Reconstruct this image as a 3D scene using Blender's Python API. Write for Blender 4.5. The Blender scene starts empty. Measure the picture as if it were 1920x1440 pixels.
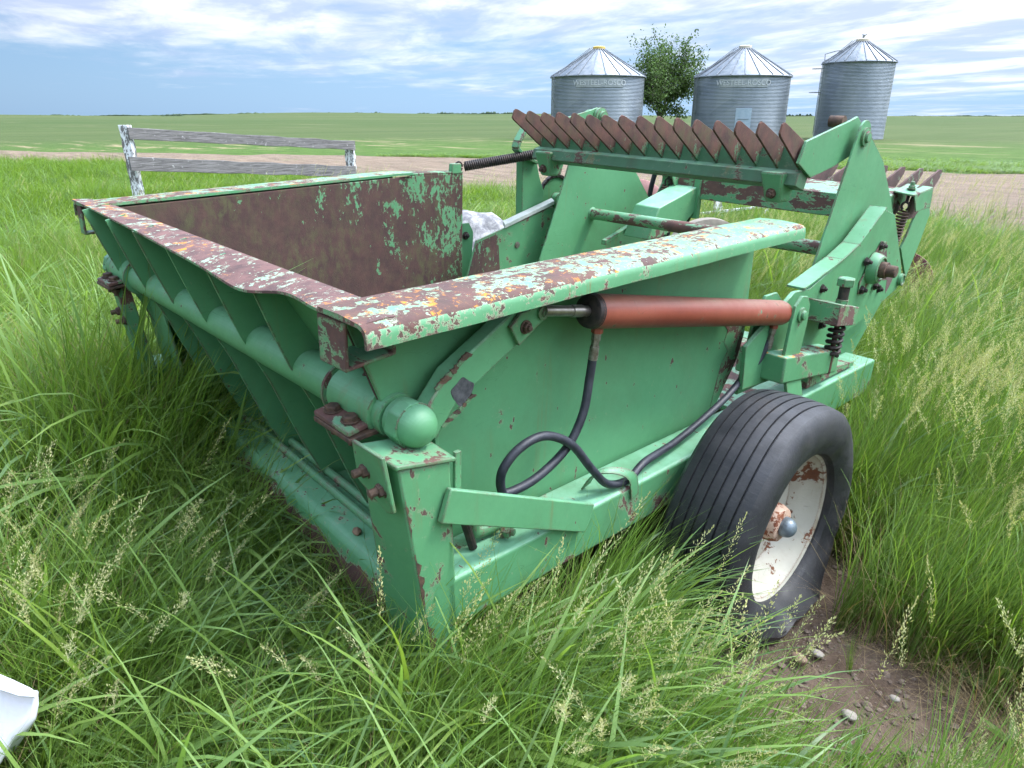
import bpy, math, random
import numpy as np
from mathutils import Vector, Matrix
R = math.radians
random.seed(7); rng = np.random.default_rng(11)
S = bpy.context.scene
COL = S.collection

# ------------------------------------------------------------------ camera
cd = bpy.data.cameras.new('camera'); cam = bpy.data.objects.new('camera', cd); COL.objects.link(cam)
cd.lens = 36*1331/1920; cd.sensor_width = 36; cd.clip_start = .02; cd.clip_end = 40000
cam.location = (0, 0, 1.5); cam.rotation_euler = (R(90-20.664), 0, R(46.3))
S.camera = cam

# ------------------------------------------------------------------ light
SUN_EL, SUN_AZ = 56, 38          # azimuth from +Y towards +X
sd = bpy.data.lights.new('sun', 'SUN'); sun = bpy.data.objects.new('sun', sd); COL.objects.link(sun)
sd.energy = 2.5; sd.angle = R(10); sd.color = (1, .955, .88)
sv = Vector((math.sin(R(SUN_AZ))*math.cos(R(SUN_EL)), math.cos(R(SUN_AZ))*math.cos(R(SUN_EL)), math.sin(R(SUN_EL))))
sun.rotation_euler = sv.to_track_quat('Z', 'Y').to_euler()
S.view_settings.view_transform = 'Standard'; S.view_settings.look = 'None'
S.view_settings.exposure = 0.68; S.view_settings.gamma = 1
S.cycles.max_bounces = 4; S.cycles.diffuse_bounces = 3; S.cycles.glossy_bounces = 2; S.cycles.transmission_bounces = 2
S.cycles.use_adaptive_sampling = True; S.cycles.adaptive_threshold = .03; S.cycles.use_light_tree = False
S.cycles.caustics_reflective = False; S.cycles.caustics_refractive = False

def N(nt, t, **kw):
    n = nt.nodes.new(t)
    for k, v in kw.items():
        if k in ('op',): n.operation = v
        elif k == 'ins':
            for a, b in v.items():
                if hasattr(b, 'default_value') or isinstance(b, bpy.types.NodeSocket): nt.links.new(b, n.inputs[a])
                else: n.inputs[a].default_value = b
        else: setattr(n, k, v)
    return n
def math_(nt, op, a, b=None, c=None, clamp=False):
    n = nt.nodes.new('ShaderNodeMath'); n.operation = op; n.use_clamp = clamp
    for i, v in enumerate((a, b, c)):
        if v is None: continue
        if isinstance(v, bpy.types.NodeSocket): nt.links.new(v, n.inputs[i])
        else: n.inputs[i].default_value = v
    return n.outputs[0]
def maprange(nt, v, a, b, c=0., d=1., smooth=False):
    n = nt.nodes.new('ShaderNodeMapRange'); n.clamp = True
    if smooth: n.interpolation_type = 'SMOOTHSTEP'
    nt.links.new(v, n.inputs[0])
    for i, x in zip((1, 2, 3, 4), (a, b, c, d)): n.inputs[i].default_value = x
    return n.outputs[0]
def mix(nt, f, a, b, mode='MIX'):
    n = nt.nodes.new('ShaderNodeMix'); n.data_type = 'RGBA'; n.blend_type = mode
    for i, v in ((0, f), (6, a), (7, b)):
        if isinstance(v, bpy.types.NodeSocket): nt.links.new(v, n.inputs[i])
        elif i == 0: n.inputs[0].default_value = v
        else: n.inputs[i].default_value = (*v, 1)
    return n.outputs[2]
def noise(nt, vec, scale, detail=4, rough=.55, dist=0., out=0):
    n = nt.nodes.new('ShaderNodeTexNoise')
    if vec is not None: nt.links.new(vec, n.inputs['Vector'])
    n.inputs['Scale'].default_value = scale; n.inputs['Detail'].default_value = detail
    n.inputs['Roughness'].default_value = rough; n.inputs['Distortion'].default_value = dist
    return n.outputs[out]
def mapping(nt, vec, scale=(1, 1, 1), loc=(0, 0, 0), rot=(0, 0, 0)):
    n = nt.nodes.new('ShaderNodeMapping'); nt.links.new(vec, n.inputs[0])
    n.inputs['Scale'].default_value = scale; n.inputs['Location'].default_value = loc; n.inputs['Rotation'].default_value = rot
    return n.outputs[0]

# world: Nishita sky with a broken layer of thin cloud
W = bpy.data.worlds.new('World'); S.world = W; W.use_nodes = True; nt = W.node_tree; nt.nodes.clear()
sky = nt.nodes.new('ShaderNodeTexSky'); sky.sky_type = 'NISHITA'; sky.sun_disc = False
sky.sun_elevation = R(SUN_EL); sky.sun_rotation = R(SUN_AZ); sky.air_density = 1.0; sky.dust_density = .6; sky.ozone_density = 2.0
tc = nt.nodes.new('ShaderNodeTexCoord'); dirv = tc.outputs['Generated']
sep = nt.nodes.new('ShaderNodeSeparateXYZ'); nt.links.new(dirv, sep.inputs[0])
zz = math_(nt, 'MAXIMUM', sep.outputs[2], 0.0)
den = math_(nt, 'ADD', zz, .045)
cmb = nt.nodes.new('ShaderNodeCombineXYZ')
nt.links.new(math_(nt, 'DIVIDE', sep.outputs[0], den), cmb.inputs[0]); nt.links.new(math_(nt, 'DIVIDE', sep.outputs[1], den), cmb.inputs[1])
cv = mapping(nt, cmb.outputs[0], (1, 1, 1), (3.1, 1.7, 0), (0, 0, R(25)))
cA = noise(nt, mapping(nt, cv, (.24, .30, 1)), 1.0, 8, .60, .25)
cB = noise(nt, mapping(nt, cv, (1.2, 1.7, 1), (5, 2, 0)), 1.0, 6, .6, .4)
cC = noise(nt, mapping(nt, cv, (.11, .13, 1), (9, 4, 0)), 1.0, 3, .5, 0)
cov = math_(nt, 'ADD', math_(nt, 'MULTIPLY', cA, .62), math_(nt, 'MULTIPLY', cB, .26))
cov = math_(nt, 'ADD', cov, math_(nt, 'MULTIPLY', cC, .45))
elev = maprange(nt, zz, .015, .13, -.22, .06)
# more cover to the north and overhead than low in the west
nsb = nt.nodes.new('ShaderNodeVectorMath'); nsb.operation = 'DOT_PRODUCT'
nt.links.new(dirv, nsb.inputs[0]); nsb.inputs[1].default_value = (.72, .69, 0)
cov = math_(nt, 'ADD', math_(nt, 'ADD', cov, elev), maprange(nt, nsb.outputs['Value'], -.5, .6, -.04, .16))
cm = maprange(nt, cov, .50, .76, 0, .95, True)
shade = noise(nt, mapping(nt, cv, (.55, 1.1, 1), (1, 8, 0)), 1.0, 7, .6, .4)
ccol = mix(nt, maprange(nt, shade, .40, .62, 0, 1, True), (7.4, 8.8, 12.0), (13.2, 13.8, 14.8))
skyc = mix(nt, 1.0, sky.outputs[0], (.80, 1.08, 1.45), 'MULTIPLY')
skyc = mix(nt, maprange(nt, zz, 0, .16, .75, .35, True), skyc, (5.4, 8.5, 12.8))
wc = mix(nt, cm, skyc, ccol)
# sky above the frame brightened overhead and round the sun, added as fill light
sdt = nt.nodes.new('ShaderNodeVectorMath'); sdt.operation = 'DOT_PRODUCT'; nt.links.new(dirv, sdt.inputs[0]); sdt.inputs[1].default_value = tuple(sv)
vm = nt.nodes.new('ShaderNodeVectorMath'); vm.operation = 'SCALE'; nt.links.new(wc, vm.inputs[0]); nt.links.new(math_(nt, 'ADD', maprange(nt, sdt.outputs['Value'], .60, 1.0, 1, 5.0, True), math_(nt, 'MULTIPLY', maprange(nt, zz, .17, .55, 0, 2.0, True), maprange(nt, sdt.outputs['Value'], -.4, .7, .25, 1))), vm.inputs['Scale']); wc = vm.outputs[0]
# sky away from the sun dimmed, shaped to darken rear-facing surfaces
vd = nt.nodes.new('ShaderNodeVectorMath'); vd.operation = 'SCALE'; nt.links.new(wc, vd.inputs[0]); nt.links.new(maprange(nt, sdt.outputs['Value'], -.75, .10, .45, 1, True), vd.inputs['Scale']); wc = vd.outputs[0]
# below the horizon the world is plain ground colour
bg = nt.nodes.new('ShaderNodeBackground'); bg.inputs[1].default_value = .058
nt.links.new(wc, bg.inputs[0])
wo = nt.nodes.new('ShaderNodeOutputWorld'); nt.links.new(bg.outputs[0], wo.inputs[0])

# ------------------------------------------------------------------ materials
def newmat(name):
    m = bpy.data.materials.new(name); m.use_nodes = True
    nt = m.node_tree; b = nt.nodes['Principled BSDF']
    return m, nt, b
def objc(nt): return nt.nodes.new('ShaderNodeTexCoord').outputs['Object']
def bump(nt, b, h, dist=.002, strength=.6):
    n = nt.nodes.new('ShaderNodeBump'); nt.links.new(h, n.inputs['Height'])
    n.inputs['Distance'].default_value = dist; n.inputs['Strength'].default_value = strength
    nt.links.new(n.outputs[0], b.inputs['Normal'])

GREEN = (.068, .222, .096); GREEN2 = (.090, .262, .120); RUST = (.070, .038, .034); RUST2 = (.125, .058, .045)
def paint(name, thr=.66, scale=9., top=0., edge=.10, bias=None, pale=.25, lichen=0., streak=.3, stretch=(1, 1, 1),
          base=GREEN, base2=GREEN2, rust=RUST, rust2=RUST2, rough=.42, seed=0, cream=.5, bumpd=.0012, specks=True, fine=.24, grime=.35, sfreq=22, moss=0.):
    """oxidised paint over primer: chips where noise passes thr, more of them near edges and on upward faces"""
    m, nt, b = newmat(name)
    P = mapping(nt, objc(nt), (1, 1, 1), (seed*1.7, seed*.9, seed*2.3)); Ps = mapping(nt, P, stretch)
    n1 = noise(nt, Ps, scale, 9, .68, .25); n2 = noise(nt, Ps, scale*5, 5, .7, .3)
    v = math_(nt, 'ADD', math_(nt, 'MULTIPLY', n1, 1-fine), math_(nt, 'MULTIPLY', n2, fine))
    geo = nt.nodes.new('ShaderNodeNewGeometry'); sp = nt.nodes.new('ShaderNodeSeparateXYZ'); nt.links.new(geo.outputs['True Normal'], sp.inputs[0])
    up = maprange(nt, sp.outputs[2], .35, .8)
    if edge:
        bv = nt.nodes.new('ShaderNodeBevel'); bv.samples = 3; bv.inputs[0].default_value = .011
        d = nt.nodes.new('ShaderNodeVectorMath'); d.operation = 'DOT_PRODUCT'
        nt.links.new(bv.outputs[0], d.inputs[0]); nt.links.new(geo.outputs['True Normal'], d.inputs[1])
        em = maprange(nt, d.outputs['Value'], .995, .80)
        v = math_(nt, 'ADD', v, math_(nt, 'MULTIPLY', em, edge))
    if top: v = math_(nt, 'ADD', v, math_(nt, 'MULTIPLY', up, top))
    if bias:
        o = objc(nt); d = nt.nodes.new('ShaderNodeVectorMath'); d.operation = 'DOT_PRODUCT'
        nt.links.new(o, d.inputs[0]); d.inputs[1].default_value = bias[0]
        v = math_(nt, 'ADD', v, maprange(nt, d.outputs['Value'], bias[1], bias[2], bias[3], bias[4]))
    if specks:
        sn = noise(nt, mapping(nt, P, (1, 1, .55), (7, 3, 1)), 42, 3, .5); sg = noise(nt, P, 4.5, 3, .6)
        v = math_(nt, 'MAXIMUM', v, math_(nt, 'ADD', thr-.70, math_(nt, 'MULTIPLY', sn, maprange(nt, sg, .42, .62, .92, 1.03))))
    chip = maprange(nt, v, thr, thr+.012)
    lip = math_(nt, 'MULTIPLY', maprange(nt, v, thr-.03, thr-.008), math_(nt, 'SUBTRACT', 1.0, chip))
    big = noise(nt, P, 1.7, 4, .6)
    col = mix(nt, maprange(nt, big, .35, .65), base, base2)
    fade = noise(nt, P, 34, 5, .7)
    # chalky dust on faces that look up, their brighter light also put into the colour
    chalk_and_light = math_(nt, 'MULTIPLY', up, maprange(nt, noise(nt, P, 6, 5, .6), .3, .7, pale*.5, pale*1.4, True))
    col = mix(nt, chalk_and_light, col, (.26, .50, .36))
    col = mix(nt, maprange(nt, fade, .30, .70, .0, .16), col, (base[0]*.5, base[1]*.62, base[2]*.6))
    if grime:
        gm = noise(nt, mapping(nt, P, (1, 1, .8), (2, 5, 3)), 3.6, 8, .72, .4)
        col = mix(nt, maprange(nt, gm, .50, .72, 0, grime), col, (base[0]*.75+.018, base[1]*.45+.012, base[2]*.42+.008))
        sc = noise(nt, mapping(nt, P, (1, .9, 5), (4, 4, 4), (.5, .3, .2)), 5.5, 2, .5)
        lnm = math_(nt, 'COMPARE', sc, .5, .0022); lnm = math_(nt, 'MULTIPLY', lnm, maprange(nt, noise(nt, P, 2.7, 2, .5), .52, .60))
        col = mix(nt, math_(nt, 'MULTIPLY', lnm, .55), col, (base[0]*.45, base[1]*.5, base[2]*.5))
    if streak:
        st = noise(nt, mapping(nt, P, (sfreq, sfreq, 1.6)), 1.0, 4, .6, .3)
        g = noise(nt, P, 3.2, 3, .5)
        sm = math_(nt, 'MULTIPLY', maprange(nt, st, .58, .74), maprange(nt, g, .48, .66))
        col = mix(nt, math_(nt, 'MULTIPLY', sm, streak), col, (.16, .105, .035))
    col = mix(nt, math_(nt, 'MULTIPLY', lip, cream), col, (.30, .30, .20))
    rc = mix(nt, maprange(nt, noise(nt, P, 15, 6, .7), .35, .65), rust, rust2)
    if moss:
        mo = noise(nt, mapping(nt, P, (1, 1, .5), (9, 1, 4)), 26, 7, .75, .3); mg = noise(nt, P, 3.0, 4, .6)
        rc = mix(nt, math_(nt, 'MULTIPLY', maprange(nt, mo, .44, .62), maprange(nt, mg, .40, .62, .15*moss, moss)), rc, (.085, .085, .036))
    col = mix(nt, chip, col, rc)
    if lichen:
        vo = nt.nodes.new('ShaderNodeTexNoise'); nt.links.new(P, vo.inputs['Vector'])
        vo.inputs['Scale'].default_value = 30; vo.inputs['Detail'].default_value = 6; vo.inputs['Roughness'].default_value = .75
        lm = math_(nt, 'MULTIPLY', maprange(nt, vo.outputs[0], .572, .60), maprange(nt, noise(nt, P, 5.5, 2, .5), .50-lichen*.1, .56))
        lm = math_(nt, 'MULTIPLY', lm, up)
        col = mix(nt, lm, col, (.50, .20, .02))
    nt.links.new(col, b.inputs['Base Color'])
    r = math_(nt, 'ADD', math_(nt, 'MULTIPLY', chip, .36), math_(nt, 'ADD', rough, math_(nt, 'MULTIPLY', fade, .18)))
    nt.links.new(r, b.inputs['Roughness'])
    h = math_(nt, 'ADD', math_(nt, 'MULTIPLY', chip, -.6), math_(nt, 'MULTIPLY', noise(nt, P, 60, 5, .7), .35))
    h = math_(nt, 'ADD', h, math_(nt, 'MULTIPLY', noise(nt, P, 3.0, 2, .5), 5.0))
    h = math_(nt, 'ADD', h, math_(nt, 'MULTIPLY', math_(nt, 'MULTIPLY', chip, noise(nt, P, 110, 4, .7)), .9))
    bump(nt, b, h, bumpd, .8)
    return m
def plain(name, c1, c2, scale=20, rough=.7, rough2=None, metal=0., bumpd=.001, stretch=(1, 1, 1), detail=6, lo=.35, hi=.65):
    m, nt, b = newmat(name); P = mapping(nt, objc(nt), stretch)
    n = noise(nt, P, scale, detail, .65, .2)
    nt.links.new(mix(nt, maprange(nt, n, lo, hi), c1, c2), b.inputs['Base Color'])
    nt.links.new(maprange(nt, n, .3, .7, rough, rough2 if rough2 is not None else rough), b.inputs['Roughness'])
    b.inputs['Metallic'].default_value = metal
    bump(nt, b, noise(nt, P, scale*3, 5, .7), bumpd, .7)
    return m

M = {}
M['green'] = paint('green_paint', thr=.645, scale=10, edge=.16, streak=.6, cream=.2)
M['green_chip'] = paint('chipped_green_paint', thr=.585, scale=11, edge=.17, top=.03, streak=.8, seed=3, cream=.3)
M['flange'] = paint('flaking_green_paint', moss=.3, thr=.592, scale=15, edge=.05, top=.085, fine=.34, pale=.22, lichen=2.6, sfreq=48, streak=.9, seed=1,
                    stretch=(1.35, 1, 1), bias=((0, 1, 0), -1.3, .5, .045, -.055), cream=.8, bumpd=.0022)
M['lip'] = paint('worn_lip_paint', thr=.515, scale=22, edge=.03, top=.07, fine=.42, pale=.9, lichen=.2, streak=.3, seed=2, stretch=(1, .8, 1), cream=.9, rust2=(.165, .082, .070), bumpd=.0022)
M['inside'] = paint('rusted_hopper_paint', moss=.75, thr=.475, scale=13, fine=.42, edge=0, streak=1., seed=4, stretch=(1, 1, .6), cream=.15,
                    bias=((0, .9, 1.15), -.1, 1.42, .22, -.012), rust=(.052, .027, .026), rust2=(.085, .043, .036), rough=.6, bumpd=.002)
M['teeth'] = paint('rusted_tooth_steel', moss=.6, base=(.045, .14, .068), base2=(.06, .18, .09), fine=.4, thr=.515, scale=16, edge=.05, seed=5, streak=.4, stretch=(1, 1, .7), rust=(.06, .032, .028), rust2=(.12, .055, .04),
                   bias=((0, -.55, 1), 1.00, 1.11, -.012, .17), rough=.62, cream=.25)
M['teeth2'] = paint('rusted_front_tooth_steel', thr=.40, scale=16, edge=.05, seed=6, rust=(.07, .045, .042), rust2=(.12, .07, .06), rough=.6)
M['combpaint'] = paint('shaded_grimy_comb_paint', thr=.575, scale=13, edge=.12, seed=17, streak=1, stretch=(.5, 1, 1), cream=.25, base=(.035, .105, .05), base2=(.05, .15, .075), grime=.8, fine=.35)  # base green darkened as painted shade for the comb bar and back; rust and grime real
M['barpaint'] = paint('scraped_bar_paint', thr=.50, scale=14, edge=.10, seed=7, streak=1, stretch=(.5, 1, 1), cream=.35)
M['sill'] = paint('worn_sill_paint', thr=.60, scale=12, edge=.26, seed=8, streak=.5, cream=.5, bias=((0, 0, 1), .36, .44, .22, 0.))
M['rail'] = paint('rail_paint', thr=.615, scale=6, edge=.10, top=.02, seed=9, streak=.9, pale=.5, cream=.4, bias=((0, 0, 1), .35, .48, .09, 0.))
M['orange_patch'] = paint('lichened_beam_paint', thr=.58, scale=9, edge=.14, top=.06, seed=10, lichen=3.5, pale=.5, streak=.6)
M['rust'] = plain('rusty_steel', (.045, .030, .023), (.125, .072, .045), 40, .8, .65, .25)
M['darksteel'] = plain('dark_oily_steel', (.018, .017, .017), (.06, .045, .038), 50, .5, .7, .5)
m, nt, b = newmat('tyre_rubber'); P = objc(nt)
cc = mix(nt, maprange(nt, noise(nt, P, 9, 8, .7), .35, .65), (.008, .009, .011), (.024, .024, .026))
sc_ = noise(nt, mapping(nt, P, (14, 90, 90)), 1.0, 5, .7)
cc = mix(nt, math_(nt, 'MULTIPLY', maprange(nt, sc_, .55, .72), .22), cc, (.08, .078, .072))
cc = mix(nt, math_(nt, 'MULTIPLY', maprange(nt, noise(nt, P, 5, 7, .75), .58, .72), .35), cc, (.06, .050, .040))
nt.links.new(cc, b.inputs['Base Color']); nt.links.new(maprange(nt, noise(nt, P, 12, 5, .6), .3, .7, .42, .72), b.inputs['Roughness'])
sz_ = nt.nodes.new('ShaderNodeSeparateXYZ'); nt.links.new(P, sz_.inputs[0])
mud = math_(nt, 'ADD', maprange(nt, sz_.outputs[2], .16, .0, 0, .30), math_(nt, 'MULTIPLY', noise(nt, P, 11, 7, .72), .6))
cc = mix(nt, maprange(nt, mud, .46, .66, 0, .6), cc, (.055, .042, .032)); nt.links.new(cc, b.inputs['Base Color'])
bump(nt, b, math_(nt, 'ADD', noise(nt, mapping(nt, P, (30, 120, 120)), 1.0, 5, .7), math_(nt, 'MULTIPLY', maprange(nt, mud, .46, .72), .8)), .0016, .8)
M['rubber'] = m
M['hose'] = plain('hose_rubber', (.010, .012, .018), (.026, .028, .038), 30, .45, .6, 0, .0008, (1, 1, 1), 6)
M['chrome'] = plain('cylinder_rod', (.42, .40, .36), (.24, .21, .18), 30, .25, .45, .9, .0003)
M['zinc'] = plain('zinc_fitting', (.30, .29, .26), (.14, .11, .08), 60, .35, .55, .8, .0005)
M['capgrey'] = plain('grey_hub_cap', (.17, .22, .25), (.10, .12, .13), 40, .3, .5, .35, .0006)
M['red'] = paint('red_cylinder_paint', thr=.67, scale=12, edge=.06, base=(.17, .030, .015), base2=(.235, .056, .031), rust=(.09, .025, .016), rust2=(.10, .22, .13), streak=.6, seed=12, pale=.10, cream=.2)
M['white'] = paint('white_rim_paint', thr=.57, scale=10, edge=.15, base=(.33, .32, .26), base2=(.43, .41, .34), rust=(.16, .06, .025), rust2=(.10, .035, .02), streak=.9, seed=13, pale=.0, cream=.0, rough=.45)
M['hub'] = paint('rusty_hub_paint', thr=.50, scale=22, edge=.10, base=(.45, .34, .26), base2=(.50, .30, .20), rust=(.22, .07, .025), rust2=(.13, .04, .02), streak=.9, seed=14, pale=0, cream=0)
M['panelwhite'] = paint('white_panel_paint', thr=.68, scale=14, edge=.09, base=(.60, .61, .66), base2=(.66, .66, .70), rust=(.28, .16, .14), rust2=(.36, .22, .20), streak=.2, seed=15, pale=0, cream=0, rough=.35)
M['reddisc'] = plain('faded_red_disc', (.085, .018, .018), (.15, .045, .04), 8, .55, .75, .0, .001)
M['pink'] = plain('faded_pink_paint', (.38, .17, .15), (.50, .27, .24), 10, .6, .8)
M['orange'] = plain('orange_paint', (.42, .15, .03), (.50, .26, .12), 18, .6, .8)
M['bare'] = plain('bare_dark_metal', (.035, .035, .04), (.11, .11, .115), 60, .6, .75, .3, .001)
M['creamrubber'] = plain('dusty_tyre', (.16, .14, .11), (.26, .23, .18), 12, .9)
M['palegrey'] = plain('pale_grey_cover', (.30, .33, .29), (.45, .47, .42), 14, .6, .7)

# ------------------------------------------------------------------ mesh helpers
class MB:
    def __init__(s, off=(0, 0, 0)): s.v = []; s.f = []; s.off = off
    def add(s, vs, fs):
        o = len(s.v); s.v += [tuple(map(float, q)) for q in vs]; s.f += [tuple(i+o for i in q) for q in fs]; return s
    def prism(s, poly, a, b, ax=0):
        """polygon in the two other axes, extruded from a to b along axis ax (a/b may be functions of the polygon point)"""
        n = len(poly)
        def pt(p, t):
            t = t(p) if callable(t) else t
            return (t, p[0], p[1]) if ax == 0 else ((p[0], t, p[1]) if ax == 1 else (p[0], p[1], t))
        vs = [pt(p, a) for p in poly]+[pt(p, b) for p in poly]
        fs = [tuple(range(n)), tuple(range(2*n-1, n-1, -1))]+[(i, i+n, (i+1) % n+n, (i+1) % n) for i in range(n)]
        return s.add(vs, fs)
    def box(s, x0, x1, y0, y1, z0, z1): return s.prism([(y0, z0), (y1, z0), (y1, z1), (y0, z1)], x0, x1)
    def hexa(s, p): return s.add(p, [(0, 1, 2, 3), (7, 6, 5, 4), (0, 4, 5, 1), (1, 5, 6, 2), (2, 6, 7, 3), (3, 7, 4, 0)])
    def bar(s, p0, p1, w, h, up=(0, 0, 1)):
        p0 = Vector(p0); p1 = Vector(p1); d = (p1-p0).normalized(); u = Vector(up); r = d.cross(u).normalized(); u = r.cross(d)
        c = [(-w/2, -h/2), (w/2, -h/2), (w/2, h/2), (-w/2, h/2)]
        return s.hexa([p0+r*a+u*b for a, b in c]+[p1+r*a+u*b for a, b in c])
    def tube(s, pts, r, n=12, caps=True):
        pts = [Vector(p) for p in pts]; m = len(pts); rs = r if isinstance(r, (list, tuple)) else [r]*m
        t = [(pts[min(i+1, m-1)]-pts[max(i-1, 0)]).normalized() for i in range(m)]
        u = t[0].orthogonal().normalized(); vs = []
        for i in range(m):
            u = (u-t[i]*u.dot(t[i])).normalized(); w = t[i].cross(u)
            for k in range(n):
                a = 2*math.pi*k/n; vs.append(pts[i]+(u*math.cos(a)+w*math.sin(a))*rs[i])
        fs = [(i*n+k, i*n+(k+1) % n, (i+1)*n+(k+1) % n, (i+1)*n+k) for i in range(m-1) for k in range(n)]
        if caps: fs += [tuple(range(n-1, -1, -1)), tuple((m-1)*n+k for k in range(n))]
        return s.add(vs, fs)
    def lathe(s, c, ax, prof, n=32, closed=False):
        """prof: (distance along axis, radius)"""
        c = Vector(c); a = Vector(ax).normalized(); u = a.orthogonal().normalized(); w = a.cross(u); m = len(prof)
        vs = [c+a*t+(u*math.cos(2*math.pi*k/n)+w*math.sin(2*math.pi*k/n))*r for t, r in prof for k in range(n)]
        rows = m if closed else m-1
        fs = [(i*n+k, i*n+(k+1) % n, ((i+1) % m)*n+(k+1) % n, ((i+1) % m)*n+k) for i in range(rows) for k in range(n)]
        if not closed: fs += [tuple(range(n-1, -1, -1)), tuple((m-1)*n+k for k in range(n))]
        return s.add(vs, fs)
    def hexbolt(s, p, ax, r, h=None, shank=None, sr=None):
        h = h or r*.8; a = Vector(ax).normalized(); p = Vector(p)
        s.lathe(p, a, [(0, r), (h*.85, r), (h, r*.86)], 6)
        s.lathe(p-a*.001, a, [(0, r*1.25), (.003, r*1.25)], 14)
        if shank: s.lathe(p+a*h*.9, a, [(0, sr or r*.5), (shank, sr or r*.5), (shank+r*.1, (sr or r*.5)*.7)], 10)
        return s
    def coil(s, p0, p1, rad, wire, turns, n=6, hooks=True):
        p0 = Vector(p0); p1 = Vector(p1); d = p1-p0; L = d.length; d.normalize(); u = d.orthogonal().normalized(); w = d.cross(u)
        k = int(turns*12); pts = [p0+d*(L*i/k)+(u*math.cos(i*math.pi/6)+w*math.sin(i*math.pi/6))*rad for i in range(k+1)]
        return s.tube(pts, wire, n)
    def build(s, name, mat, parent=None, bevel=0., seg=2, smooth=True, ang=35):
        me = bpy.data.meshes.new(name); o = s.off
        me.from_pydata([(a-o[0], b-o[1], c-o[2]) for a, b, c in s.v], [], s.f); me.validate()
        import bmesh
        bm = bmesh.new(); bm.from_mesh(me); bmesh.ops.recalc_face_normals(bm, faces=bm.faces); bm.to_mesh(me); bm.free()
        me.materials.append(mat)
        if smooth:
            me.polygons.foreach_set('use_smooth', [True]*len(me.polygons)); me.set_sharp_from_angle(angle=R(ang))
        ob = bpy.data.objects.new(name, me); COL.objects.link(ob)
        if parent: ob.parent = parent
        if bevel:
            b = ob.modifiers.new('b', 'BEVEL'); b.width = bevel; b.segments = seg; b.limit_method = 'ANGLE'; b.angle_limit = R(40); b.harden_normals = False
        return ob
def tag(o, label, cat, group=None, kind=None):
    o['label'] = label; o['category'] = cat
    if group: o['group'] = group
    if kind: o['kind'] = kind
    return o
def struct(o): o['kind'] = 'structure'; return o
def empty(name, loc, rot=None):
    o = bpy.data.objects.new(name, None); COL.objects.link(o); o.location = loc; o.empty_display_size = .1
    if rot is not None: o.rotation_euler = rot
    return o
def spline(pts, k=8):
    P = [Vector(p) for p in pts]; out = []
    for i in range(len(P)-1):
        a, b, c, d = P[max(i-1, 0)], P[i], P[i+1], P[min(i+2, len(P)-1)]
        for j in range(k):
            t = j/k; out.append(.5*((2*b)+(c-a)*t+(2*a-5*b+4*c-d)*t*t+(3*b-a-3*c+d)*t**3))
    return out+[P[-1]]

# ------------------------------------------------------------------ ground, track, fields
def hills(x, y):
    r = np.hypot(x, y); az = np.degrees(np.arctan2(x, y))      # camera looks to az -46
    f = np.clip((r-500)/2500, 0, 1)
    h = f*(9+7*np.sin(az*.11+1.)+4*np.sin(az*.31+r*.0006))*np.clip((40-(az+46))/60, .12, 1.3)
    m = np.clip((r-90)/300, 0, 1)
    return h+m*(np.sin(x*.006+1)*.6+np.sin(y*.009+.5)*.5)
def soilh(x, y):
    n = np.zeros_like(x)
    for k, (a, s) in enumerate(((.016, 3.1), (.010, 7.3), (.006, 17), (.004, 33))):
        n += a*np.sin(x*s+1.3*k+2*np.sin(y*s*.7+k))*np.cos(y*s*1.1-.7*k+1.5*np.sin(x*s*.6))
    f = np.clip(1-np.hypot(x, y)/9, 0, 1)
    rut = -.05*np.exp(-(((x+.86)/.22)**2+((y-1.9)/.35)**2))
    return n*f-.01+rut
rad = [0.0]+list(np.concatenate([np.linspace(.15, 4, 120), 4*1.055**np.arange(1, 155)])); na = 420
ths = np.linspace(0, 2*math.pi, na, endpoint=False)
vs = [(0, 0, 0)]; rr = np.array(rad[1:]); X = np.outer(rr, np.cos(ths)); Y = np.outer(rr, np.sin(ths)); Z = hills(X, Y)+soilh(X, Y)
vs += list(zip(X.ravel(), Y.ravel(), Z.ravel())); nr = len(rr)
fs = [(0, 1+k, 1+(k+1) % na) for k in range(na)]+[(1+i*na+k, 1+(i+1)*na+k, 1+(i+1)*na+(k+1) % na, 1+i*na+(k+1) % na) for i in range(nr-1) for k in range(na)]
me = bpy.data.meshes.new('ground'); me.from_pydata(vs, [], fs); me.polygons.foreach_set('use_smooth', [True]*len(fs))
m, nt, b = newmat('ground_soil_and_fields'); P = objc(nt)
ln = nt.nodes.new('ShaderNodeVectorMath'); ln.operation = 'LENGTH'; nt.links.new(P, ln.inputs[0]); dist = ln.outputs['Value']
soil = mix(nt, maprange(nt, noise(nt, P, 9, 8, .7), .35, .65), (.075, .052, .037), (.165, .120, .088))
soil = mix(nt, maprange(nt, noise(nt, P, 60, 4, .7), .62, .72), soil, (.20, .16, .12))
under = mix(nt, maprange(nt, noise(nt, P, 5, 6, .7), .4, .62), (.055, .062, .024), (.105, .095, .045))
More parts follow.
